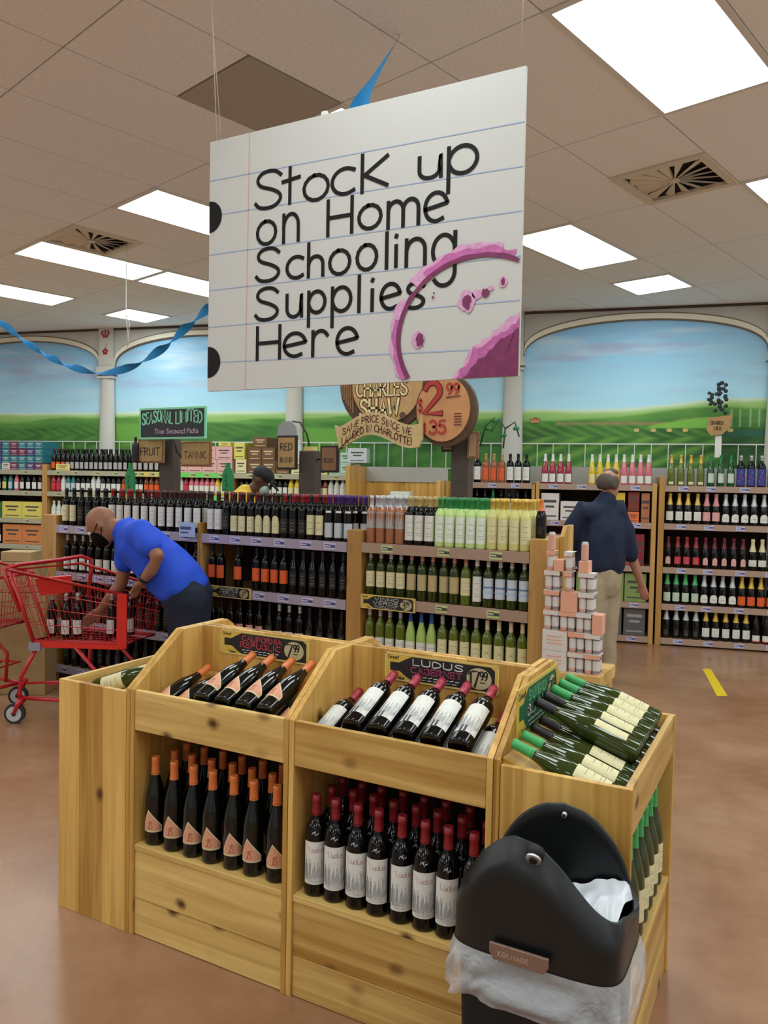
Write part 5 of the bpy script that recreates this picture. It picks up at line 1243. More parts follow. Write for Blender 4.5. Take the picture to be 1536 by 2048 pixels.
for i in range(8): mb.ell((-.09+rng.uniform(-.02,.02), -.01, .84+.016*i), (.02,.012,.018), MATS['dark_grape'], 7, 5)
mb.build('grapes', t)

# ---- wooden end cabinet in the middle
t = thing('wooden_cabinet', 'tall wooden cabinet with grey back plate below the barrel sign', 'cabinet', wfr(-2.52, 7.60, 0), AW)
bevel(MB().box((0,0,0), (.045,.70,1.76), WZ).build('side_panel', t), .003); bevel(MB().box((.95,0,0), (.99,.70,1.62), WZ).build('side_panel', t), .003)
MB().box((.046,.60,0), (.949,.62,1.60), WZ).build('back_panel', t); MB().box((.046,.585,1.60), (.949,.60,1.76), mat('grey_plate2', 'A9A69E', .7)).build('grey_plate', t)
MB().box((.046,.01,1.28), (.949,.58,1.30), WX).build('shelf_board', t); MB().box((.046,.0,.1), (.949,.02,1.27), WX).build('front_board', t)
def cab(lab, x, h, w_, m, z=1.301, name='box'):
    t = thing('product_box', lab, 'box', wfr(-2.52+x, 7.66, z), AW)
    bevel(MB().box((0,0,0), (w_,.14,h), m).build('box', t), .003); mb = MB(); mb.ribbon([(w_*.2,h*.6),(w_*.8,h*.6)], h*.2, gp, front(-.001)); mb.build('print', t)
cab('white box with green print on the wooden cabinet', .46, .20, .20, cm('offwhite','DDE6DA')); cab('low white tray left of the green-printed box', .30, .07, .15, cm('offwhite','DDE6DA')); cab('dark low box at the right of the cabinet shelf', .75, .08, .12, cm('dk','2A2624'))

# ---- left and centre back shelves with beer and small bottles
LZ = [.38, .72, 1.05, 1.40, 1.665]
lips = mat('shelf_lip_mixed', 'A9A48C', .5); lipy = mat('shelf_lip_yellow', 'D9BE6A', .5); lipg = mat('shelf_lip_green', '6FCF5E', .5)
units = [(-8.6,-6.76,lips,'far left beer shelf with coloured cartons on top'), (-6.68,-5.56,lips,'back shelf with dark beer bottles, left of the seasonal post'), (-5.52,-5.02,lipy,'back shelf section with a yellow price strip'), (-4.98,-4.16,lipg,'back shelf section with a bright green price strip'), (-4.12,-2.68,lips,'back shelf with stacked brown and cream cartons, behind the worker')]
for k, (a, b_, lm_, lab) in enumerate(units):
    shelf_unit(lab, a, b_, BY, AW, LZ, 1.74 if k == 0 else 1.665, .45, lm_, tagg, 4, (.0, .075) if k == 0 else (.0,.035), seed=20+k, group='beer shelves below the mural')
def cartons(x0, x1, z, specs, y=BY+.03, depth=.30, g='', where=''):
    n = len(specs); dx = (x1-x0)/n; ld = [s_[2] for s_ in specs]
    for i, (c, h, lab) in enumerate(specs):
        wbox('carton', lab+', '+(ORD[ld[:i].count(lab)]+' from left, ' if ld.count(lab) > 1 else '')+where, x0+dx*i+.003, x0+dx*(i+1)-.003, z, h, cm(c, CC[c]), depth, y, g, art=CC2.get(c), cat='carton')
CC = dict(whitec='D9D4C8', purple='4A3A78', tealc='2E7A88', maroonc='7A2A4A', beige='C9B890', pinkish='DCA9A4', yellowc='D9CC62', brownc='6E4A2C', creamc='E0D6A0', mintc='B9DCC4', orangec='D08044', limec='B9C84A', greenc='2E6A3E', yellow2='E6D98A')
whitep = mat('print_white', 'D9D6CC', .6); CC2 = dict(purple=whitep, tealc=whitep, maroonc=whitep, brownc=mat('print_cream', 'D0C090', .6), greenc=whitep)
rc = random.Random(11)
for lv in range(4):
    o_ = [rc.choice(['whitec','beige','whitec','purple','tealc'] if q < 4 else (['purple','purple','tealc','whitec','tealc'] if q < 10 else ['tealc','maroonc','maroonc','purple'])) for q in range(14)]
    wd = ('bottom','second','third','top')[lv]
    cartons(-8.5, -6.775, 1.665+lv*.09, [(c, .088, {'whitec':'white','beige':'beige','purple':'purple','tealc':'teal','maroonc':'maroon'}[c]+' drinks carton') for c in o_], g='drinks cartons on the far left shelf, %s layer' % wd, where='%s layer, far left shelf' % wd)
brow([('s_longo',3),('s_long',13)], -6.66, -5.56, 1.665, 'on the far beer shelf, front', 'beer bottles on the far shelf')
brow([('s_long',12)], -6.66, -5.56, 1.665, 'far beer shelf, second row', 'beer bottles, second row', y=BY+.15)
wbox('price_card', 'yellow price card before the dark beer bottles at left', -6.56, -6.36, 1.665, .08, cm('cardy','E0D07A'), .01, BY+.005, cat='sign')
brow([('s_long',6)], -5.50, -5.05, 1.665, 'above the yellow price strip', 'beer above the yellow strip')
sm = ['s_teal','s_white','s_dark','s_pink','s_green','s_orange','s_amber','s_green','s_gold','s_white']
brow([(s_, 1 if s_ != 's_orange' else 3) for s_ in ('s_teal','s_white','s_dark','s_amber','s_green','s_orange','s_gold','s_dark','s_green','s_teal','s_pink')]+[('s_dark',4)], -8.3, -6.78, 1.40, 'on the far left second shelf', 'small bottles, far left')
brow([('s_red',2),('s_white',1),('s_teal',2),('s_dark',3),('s_white',2),('s_dark',4),('s_orange',1)], -6.66, -5.58, 1.40, 'on the beer shelf, second tier', 'small bottles, second tier')
brow([('s_dark',2),('s_orange',4)], -5.48, -5.06, 1.40, 'below the yellow price strip', 'small bottles below the yellow strip')
brow([('s_gold',1),('s_white',1),('s_red',1),('s_pink',5),('s_gold',3)], -4.94, -4.18, 1.40, 'below the green price strip', 'small bottles below the green strip')
brow([('s_dark',3),('s_red',1),('s_white',2),('s_dark',3),('s_gold',4),('s_amber',3),('s_white',4)], -4.08, -2.70, 1.40, 'behind the worker', 'small bottles behind the worker')
cartons(-8.3, -6.78, 1.05, [('limec',.22,'lime green carton'),('greenc',.20,'green carton'),('greenc',.20,'green carton'),('yellowc',.21,'yellow carton'),('yellowc',.21,'yellow carton')], g='cartons on the far left third shelf', where='on the far left third shelf')
brow([('s_white',3),('s_gold',2),('s_dark',10)], -6.66, -5.58, 1.05, 'on the third tier', 'small bottles, third tier')
brow([('s_dark',10)], -8.3, -7.4, .72, 'on the far left fourth shelf', 'dark bottles, far left fourth shelf')
cartons(-7.38, -6.78, .72, [('orangec',.25,'orange crate of drinks'),('orangec',.25,'orange crate of drinks')], g='orange crates far left', where='far left')
# stacks on top, centre
cartons(-4.94, -4.16, 1.665, [('pinkish',.155,'pink carton')]*4, g='pink cartons lower', where='lower layer behind the brown signs'); cartons(-4.80, -4.16, 1.822, [('pinkish',.155,'pink carton')]*3, g='pink cartons upper', where='upper layer behind the brown signs')
cartons(-4.12, -3.98, 1.668, [('creamc',.16,'cream carton')]*1, where='lower, beside the pink ones'); cartons(-4.34, -4.18, 1.979, [('yellowc',.05,'small yellow carton')], where='on the pink ones'); cartons(-4.14, -4.00, 1.83, [('yellowc',.19,'tall yellow carton')], where='beside the brown stack')
cartons(-3.96, -3.44, 1.665, [('brownc',.15,'brown carton with cream print')]*3, g='brown cartons lower', where='lower layer'); cartons(-3.96, -3.62, 1.817, [('brownc',.15,'brown carton with cream print')]*2, g='brown cartons middle', where='middle layer'); cartons(-3.90, -3.72, 1.969, [('brownc',.12,'brown carton with cream print')], where='top of stack')
cartons(-3.42, -2.98, 1.665, [('creamc',.15,'cream carton with orange print'),('yellow2',.15,'pale yellow carton')], g='cream cartons right', where='by the middle post')
cartons(-3.20, -2.98, 1.817, [('yellow2',.06,'flat yellow carton')], where='on the cream ones')
brow([('s_red',1),('s_dark',2),('s_white',1)], -3.58, -3.30, 1.817, 'on the brown cartons', 'small bottles on the brown cartons')
cartons(-2.96, -2.70, 1.665, [('mintc',.12,'mint green carton')]*2, g='mint cartons lower', where='lower'); cartons(-2.96, -2.70, 1.787, [('mintc',.13,'mint green carton')]*2, g='mint cartons upper', where='upper')
wbox('register_display', 'white and grey small screen box above the wooden cabinet\'s left edge', -2.70, -2.48, 1.80, .16, cm('offgrey','C9CDD0'), .12, BY-.1)
mb = MB(); mb.box((-2.63,BY-.06,1.3), (-2.57,BY-.01,1.80), MATS['grey_plate']); mb.build('screen_pole', rz=AW, label='grey pole under the small white and grey screen box', cat='pole')

# ================================================================ PEOPLE
def baked(o):
    dg = bpy.context.evaluated_depsgraph_get(); me = bpy.data.meshes.new_from_object(o.evaluated_get(dg)); return me
class Body:
    """closed lofts and ellipsoids fused into one continuous skin"""
    def __init__(s): s.mb = MB(); s.m = None
    def limb(s, pts, rs, n=14, sq=1.0, up=None):
        pts = [Vector(p) for p in pts]
        # rounded ends
        d0 = (pts[0]-pts[1]).normalized(); d1 = (pts[-1]-pts[-2]).normalized()
        r0 = rs[0] if not isinstance(rs[0], tuple) else min(rs[0]); r1 = rs[-1] if not isinstance(rs[-1], tuple) else min(rs[-1])
        def sc(r, k): return tuple(a*k for a in r) if isinstance(r, tuple) else r*k
        P = [pts[0]+d0*r0*.9, pts[0]+d0*r0*.6]+pts+[pts[-1]+d1*r1*.6, pts[-1]+d1*r1*.9]
        Q = [sc(rs[0], .35), sc(rs[0], .8)]+list(rs)+[sc(rs[-1], .8), sc(rs[-1], .35)]
        vs = []; prev = Vector(up) if up else None
        for i, p in enumerate(P):
            t = (P[min(i+1, len(P)-1)]-P[max(i-1, 0)]).normalized()
            if prev is None: prev = t.orthogonal()
            u = (prev-t*prev.dot(t)).normalized(); prev = u; v = t.cross(u)
            r = Q[i]; ru, rv = r if isinstance(r, tuple) else (r, r)
            for j in range(n):
                a = 2*PI*j/n; vs.append(p+u*cos(a)*ru+v*sin(a)*rv)
        k = len(P)
        fs = [(i*n+j, i*n+(j+1)%n, (i+1)*n+(j+1)%n, (i+1)*n+j) for i in range(k-1) for j in range(n)]
        fs += [list(range(n))[::-1], [(k-1)*n+j for j in range(n)]]
        s.mb.add(vs, fs, SKIN0, True)
    def ell(s, c, r, Mx=None):
        if Mx is None: s.mb.ell(c, r, SKIN0, 16, 10); return
        k = len(s.mb.v); s.mb.ell((0,0,0), r, SKIN0, 16, 10)
        for i in range(k, len(s.mb.v)): s.mb.v[i] = tuple(Mx @ Vector(s.mb.v[i]))
    def fuse(s, name, m, parent, origin, vox=.012, smooth=6, wrinkle=0, wsc=9, seed=0):
        me = s.mb.mesh('tmp'); recalc(me); o = bpy.data.objects.new('tmp', me); COL.objects.link(o)
        r = o.modifiers.new('r', 'REMESH'); r.mode = 'VOXEL'; r.voxel_size = vox
        sm = o.modifiers.new('s', 'SMOOTH'); sm.iterations = smooth; sm.factor = .5
        bpy.context.view_layer.update()
        res = baked(o); bpy.data.objects.remove(o); res.name = name
        og = Vector(origin)
        if wrinkle:
            ns = [v.normal.copy() for v in res.vertices]
            for v, n_ in zip(res.vertices, ns):
                q = v.co*wsc; d = 1-2*abs(noise.noise(Vector((q.x+seed, q.y, q.z*.55))))
                v.co += n_*wrinkle*(d-.3)
        for v in res.vertices: v.co -= og
        res.materials.clear(); res.materials.append(m)
        res.polygons.foreach_set('use_smooth', [True]*len(res.polygons)); res.polygons.foreach_set('material_index', [0]*len(res.polygons)); res.update()
        return link(name, res, parent)
SKIN0 = mat('skin_warm', 'A87458', .55, spec=.35)
def hand(B, wrist, dirv, palmn, side=1, curl=.5, k=1.0):
    """palm plus four unequal fingers and a thumb leaving the side of the palm"""
    d = Vector(dirv).normalized(); n = Vector(palmn); n = (n-d*n.dot(d)).normalized(); s_ = d.cross(n)*side
    w_ = Vector(wrist); B.limb([w_-d*.01, w_+d*.04*k, w_+d*.085*k], [(.016*k,.027*k),(.016*k,.038*k),(.013*k,.040*k)], 12, up=n)
    for i, (off, L_) in enumerate(((-.030,.060),(-.010,.072),(.011,.068),(.030,.052))):
        p = w_+d*.085*k+s_*off*k; q = p; pts = [p]; dd = d.copy()
        for j in range(3):
            a = curl*(.35+.25*j); dd = (dd*cos(a)+n*sin(a)).normalized(); q = q+dd*L_*k*(.45,.32,.23)[j]; pts.append(q)
        B.limb(pts, [.0095*k,.009*k,.008*k,.007*k], 8)
    p = w_+d*.025*k-s_*.028*k; dd = (d*.75-s_*.75+n*.25).normalized()
    B.limb([p, p+dd*.035*k, p+dd*.035*k+(d*.9-s_*.25+n*.35).normalized()*.028*k], [.012*k,.0105*k,.008*k], 8)
def headset(B, c, fwd, up, k=1.0):
    f_ = Vector(fwd).normalized(); u = (Vector(up)-f_*f_.dot(Vector(up))).normalized(); r = f_.cross(u)
    Mx = Matrix(((r.x,f_.x,u.x,c[0]),(r.y,f_.y,u.y,c[1]),(r.z,f_.z,u.z,c[2]),(0,0,0,1)))
    def at(x, y, z): return Mx @ Vector((x*k, y*k, z*k))
    B.ell((0,0,0), (.076*k,.094*k,.088*k), Mx @ Matrix.Translation((0,-.010*k,.030*k)))
    B.ell((0,0,0), (.064*k,.075*k,.088*k), Mx @ Matrix.Translation((0,.018*k,-.028*k)))
    B.ell((0,0,0), (.034*k,.030*k,.028*k), Mx @ Matrix.Translation((0,.062*k,-.094*k)))
    B.limb([at(0,.088,.022), at(0,.106,-.012)], [.010*k,.015*k], 8)                # nose
    B.limb([at(-.035,.080,.034), at(.035,.080,.034)], [.012*k,.012*k], 8)          # brow
    for sx in (-1, 1): B.ell((0,0,0), (.009*k,.020*k,.032*k), Mx @ Matrix.Translation((sx*.077*k,-.008*k,-.004*k)))
    B.limb([at(-.022,.088,-.052), at(.022,.088,-.052)], [.008*k,.008*k], 8)        # lips
    return at, Mx
def eyes(parent, at, og, k=1.0):
    ew = mat('eye_white', 'E6E2DC', .3); ed = mat('eye_dark', '20140E', .2)
    for sx in (-1, 1):
        mb = MB(); p = at(sx*.031, .082, .012)-og; q = at(sx*.031, .092, .012)-og
        mb.ell(p, .012*k, ew, 10, 8); mb.ell(q, .0055*k, ed, 8, 6); mb.build('eye', parent)
def offset(B, pts, rs, **kw): B.limb(pts, rs, **kw)

# ---- shopper in the blue t-shirt bending over the cart
Pm = lambda u, v, d: PC(u, v, d)
O = PC(375, 1195, 4.95); O.z = 0
t = thing('person', 'person in bright blue t-shirt and black mask bending over a red cart', 'person', O)
toC = c2d(0, -1, 0).normalized(); rt = c2d(1, 0, 0).normalized(); upv = Vector((0,0,1))
skin_a = mat('skin_brown', '9A6A50', .5, spec=.4); shirt = mat('tshirt_blue', '1F4FD8', .75, noise_amt=.06, noise_scale=14); jeans = mat('jeans_navy', '101A2E', .85, noise_amt=.2, noise_scale=30)
pel = PC(374, 1190, 4.95); mid = PC(322, 1130, 4.95); chest = PC(268, 1080, 4.95); neck = PC(242, 1058, 4.95)
shN = PC(283, 1066, 4.80); elN = PC(316, 1114, 4.70); wrN = PC(284, 1163, 4.78)
shF = PC(256, 1092, 5.10); elF = PC(243, 1166, 5.14); wrF = PC(200, 1221, 5.17)
hipN = PC(383, 1200, 4.86); hipF = PC(372, 1200, 5.04)
knN = hipN+Vector((0,0,-.40))+rt*.03; knF = hipF+Vector((0,0,-.41))+rt*(-.04)
anN = Vector((knN.x, knN.y, .09))+rt*.03; anF = Vector((knF.x, knF.y, .09))+rt*(-.05)
B = Body()
B.limb([pel, mid, chest, PC(252, 1064, 4.95)], [(.150,.12),(.150,.125),(.15,.12),(.10,.085)], 18, up=toC)
B.limb([PC(256,1066,4.95), neck, PC(220,1055,4.95)], [.07,.062,.058])
B.limb([shN, elN, PC(303,1140,4.73), wrN], [.052,.043,.040,.027]); B.limb([shF, elF, (elF+wrF)/2, wrF], [.05,.042,.038,.026])
B.limb([chest, shN], [.09,.055]); B.limb([chest, shF], [.09,.055])
for h_, k_, a_ in ((hipN, knN, anN), (hipF, knF, anF)):
    B.limb([h_, k_, a_], [.092,.058,.04]); B.limb([a_+Vector((0,0,-.045)), a_+Vector((0,0,-.05))-rt*.14], [.04,.034])
at, Mh = headset(B, PC(205, 1051, 4.95), -rt*.72+upv*-.70, -rt*.50+upv*.86, 1.03)
hand(B, wrN, (PC(268,1184,4.85)-wrN), -upv, 1, .5); hand(B, wrF, (PC(170,1246,5.2)-wrF), toC, 1, .55)
B.fuse('body', skin_a, t, O, .011, 5)
eyes(t, at, O)
# clothes
B = Body(); k = 1.10
hem1 = PC(366, 1170, 4.95)
B.limb([hem1, PC(345,1152,4.95), mid, PC(292,1100,4.95), chest, PC(254,1064,4.95)], [(.185,.165),(.185,.165),(.182,.168),(.17,.15),(.16,.14),(.105,.095)], 20, up=toC)
B.limb([chest, shN, shN.lerp(elN, .55)], [.12,.085,.072]); B.limb([chest, shF, shF.lerp(elF, .42)], [.12,.085,.075])
B.fuse('tshirt', shirt, t, O, .012, 16, .010, 8, 3)
B = Body()
B.limb([PC(366,1172,4.95), pel, pel+Vector((0,0,-.12))+rt*.02], [(.17,.15),(.18,.165),(.17,.14)], 18, up=toC)
for h_, k_, a_ in ((hipN, knN, anN), (hipF, knF, anF)): B.limb([h_, h_.lerp(k_, .5), k_, a_], [.118,.10,.082,.068])
B.fuse('trousers', jeans, t, O, .013, 5, .008, 8, 1)
B = Body(); bm_ = mat('mask_black', '060607', .9, spec=.15)
Bm = Body(); Bm.ell((0,0,0), (.073,.060,.070), Mh @ Matrix.Translation((0,.058,-.050)))
Bm.fuse('face_mask', bm_, t, O, .009, 3)
mb = MB()
for sx in (-1, 1): mb.tube([at(sx*.066,.07,-.01)-O, at(sx*.080,.03,-.005)-O, at(sx*.084,-.01,.014)-O], .003, bm_, 6); mb.tube([at(sx*.066,.06,-.08)-O, at(sx*.080,.02,-.05)-O, at(sx*.085,-.015,-.02)-O], .003, bm_, 6)
mb.build('mask_strap', t)
B = Body()
for a_ in (anN, anF): B.limb([a_+Vector((0,0,-.048))+rt*.03, a_+Vector((0,0,-.05))-rt*.16], [.042,.038])
B.fuse('shoes', mat('shoe_black', '141414', .5), t, O, .011, 3)
mb = MB(); wrd = (elN-wrN).normalized(); mb.tube([wrN+wrd*.015-O, wrN+wrd*.04-O], .034, mat('watch_black', '1A1A1C', .4), 12); mb.build('wristwatch', t)

# ---- shopper in navy shirt seen from behind
O = c2d(1.70, 6.24, 0)
t = thing('person', 'person with thinning grey hair, navy shirt, khaki trousers, seen from behind', 'person', O)
fw = (c2d(.35, 1, 0)).normalized(); sd = fw.cross(upv)      # facing away, a little to the right
navy = mat('shirt_navy', '0F1C38', .8, noise_amt=.1, noise_scale=12); khaki = mat('khaki', 'A8977C', .8, noise_amt=.06, noise_scale=20); skin_b = mat('skin_tan', 'B07C64', .5, spec=.4)
D6 = 6.22
pel = PC(1203, 1140, D6); neck = PC(1212, 1004, D6); chest = PC(1203, 1050, D6); head_c = PC(1219, 969, D6)
shL = PC(1165, 1022, D6-.03); shR = PC(1239, 1020, D6+.03)
elL = PC(1133, 1082, D6+.02); wrL = PC(1150, 1120, D6+.18); elR = PC(1262, 1108, D6+.02); wrR = PC(1283, 1170, D6+.08)
hpL = PC(1190, 1165, D6-.03); hpR = PC(1216, 1165, D6+.03)
def legs(h_, fx, kx): return [h_, Vector((h_.x, h_.y, .47))+rt*kx, Vector((h_.x, h_.y, .09))+rt*fx]
LL, LR = legs(hpL, -.03, -.01), legs(hpR, .01, .01)
B = Body()
B.limb([pel, PC(1200,1095,D6), chest, PC(1207,1022,D6)], [(.15,.105),(.155,.11),(.165,.10),(.085,.06)], 18, up=sd)
B.limb([PC(1210,1008,D6), neck, PC(1216,988,D6)], [.056,.056,.056])
B.limb([chest+upv*.05, shL], [.08,.06]); B.limb([chest+upv*.05, shR], [.08,.06])
B.limb([shL, elL, wrL], [.052,.042,.028]); B.limb([shR, elR, elR.lerp(wrR,.5), wrR], [.052,.042,.038,.027])
for q in (LL, LR): B.limb(q, [.088,.055,.04]); B.limb([q[2]+Vector((0,0,-.045))-fw*.03, q[2]+Vector((0,0,-.05))+fw*.15], [.04,.034])
at, Mh = headset(B, head_c, c2d(.75,.66,-.08), (0,0,1), .98)
hand(B, wrR, PC(1292,1200,D6+.1)-wrR, fw, 1, .55, 1.0); hand(B, wrL, fw-upv*.3, -upv, 1, .6)
B.fuse('body', skin_b, t, O, .011, 5); eyes(t, at, O)
B = Body()
B.limb([PC(1201,1132,D6), PC(1200,1110,D6), PC(1200,1075,D6), chest, PC(1207,1016,D6)], [(.185,.14),(.19,.145),(.195,.14),(.19,.13),(.095,.085)], 20, up=sd)
B.limb([PC(1207,1020,D6), PC(1213,1000,D6), PC(1214,996,D6)], [.082,.076,.070])
B.limb([chest+upv*.07, shL, shL.lerp(elL,.5), elL, elL.lerp(wrL,.4)], [.10,.082,.075,.066,.060]); B.limb([chest+upv*.07, shR, shR.lerp(elR,.5), elR], [.10,.082,.074,.068])
B.fuse('shirt', navy, t, O, .013, 12, .013, 8, 5)
B = Body()
B.limb([PC(1203,1134,D6), pel, pel-upv*.12], [(.150,.12),(.158,.13),(.155,.12)], 18, up=sd)
for q in (LL, LR): B.limb([q[0], q[0].lerp(q[1],.5), q[1], q[2]], [.105,.095,.078,.07])
B.fuse('trousers', khaki, t, O, .013, 5, .009, 8, 8)
B = Body()
for q in (LL, LR): B.limb([q[2]+Vector((0,0,-.046))-fw*.04, q[2]+Vector((0,0,-.05))+fw*.16], [.045,.038])
B.fuse('shoes', mat('shoe_grey', '8A8E92', .6), t, O, .011, 3)
B = Body(); B.ell((0,0,0), (.078,.050,.068), Mh @ Matrix.Translation((0,-.060,.020)))
for sx in (-1, 1): B.ell((0,0,0), (.022,.060,.055), Mh @ Matrix.Translation((sx*.064,-.028,.012)))
B.ell((0,0,0), (.060,.05,.03), Mh @ Matrix.Translation((0,.01,.098)))
B.fuse('hair', mat('hair_grey', '5A4E46', .9, noise_amt=.25, noise_scale=80), t, O, .008, 2, .003, 60)

# ---- worker behind the shelves
O = c2d(-1.06, 6.35, 0)
t = thing('person', 'person in black cap, yellow shirt and pale face mask behind the wine shelves', 'person', O)
skin_c = mat('skin_dark', '5A3A2E', .5, spec=.4); yel = mat('shirt_yellow', 'D9AE3A', .75, noise_amt=.06, noise_scale=14)
D7 = 6.35
hc = PC(523, 962, D7); nk = PC(500, 984, D7); ch = PC(486, 1018, D7); pl = PC(478, 1150, D7)
B = Body()
B.limb([pl, PC(484,1085,D7), ch, PC(490,996,D7)], [(.15,.11),(.15,.11),(.17,.11),(.09,.08)], 16, up=fw)
B.limb([PC(490,1002,D7), nk, PC(512,975,D7)], [.068,.058,.054])
for sx in (-1, 1):
    s0 = PC(485, 996, D7)+toC*(-.16*sx); e0 = s0+Vector((0,0,-.26))+rt*.06; w0 = e0+rt*.2+upv*.02
    B.limb([s0, e0, w0], [.052,.042,.028]); hand(B, w0, rt, -upv, 1, .5)
    hp = pl+toC*(.085*sx)+Vector((0,0,-.06)); B.limb([hp, Vector((hp.x,hp.y,.47)), Vector((hp.x,hp.y,.09))], [.09,.058,.04]); B.limb([Vector((hp.x,hp.y,.045)), Vector((hp.x,hp.y,.04))+rt*.15], [.04,.034])
at, Mh = headset(B, hc, rt*.86-upv*.50+toC*.1, upv*.86+rt*.5, .93)
B.fuse('body', skin_c, t, O, .012, 5); eyes(t, at, O, .93)
B = Body(); B.limb([PC(480,1120,D7), PC(484,1075,D7), ch, PC(488,994,D7), PC(492,986,D7)], [(.17,.14),(.18,.14),(.185,.135),(.13,.11),(.085,.075)], 18, up=toC)
for sx in (-1, 1):
    s0 = PC(485, 996, D7)+toC*(-.16*sx); e0 = s0+Vector((0,0,-.26))+rt*.06; B.limb([ch+upv*.06, s0, s0.lerp(e0, .6)], [.10,.08,.072])
B.fuse('tshirt', yel, t, O, .013, 5, .009, 8, 2)
B = Body(); B.limb([pl+upv*.05, pl-upv*.1], [(.15,.13),(.15,.13)], 16)
for sx in (-1, 1): hp = pl+toC*(.085*sx)+Vector((0,0,-.06)); B.limb([hp, Vector((hp.x,hp.y,.47)), Vector((hp.x,hp.y,.09))], [.105,.08,.07])
B.fuse('trousers', jeans, t, O, .015, 4)
B = Body(); B.ell((0,0,0), (.079,.096,.072), Mh @ Matrix.Translation((0,-.008,.048))); B.limb([Mh @ Vector((-.03,.075,.040)), Mh @ Vector((.03,.075,.040))], [(.012,.045),(.012,.045)], 12, up=Mh.to_3x3() @ Vector((0,-.3,1)))
B.ell((0,0,0), (.062,.060,.010), Mh @ Matrix.Translation((0,.112,.020)) @ Matrix.Rotation(-.35, 4, 'X'))
B.fuse('cap', mat('cap_black', '17181C', .8), t, O, .007, 2)
B = Body(); B.ell((0,0,0), (.060,.045,.055), Mh @ Matrix.Translation((0,.056,-.050))); B.fuse('face_mask', mat('mask_mint', 'A9C6BE', .7), t, O, .008, 3)

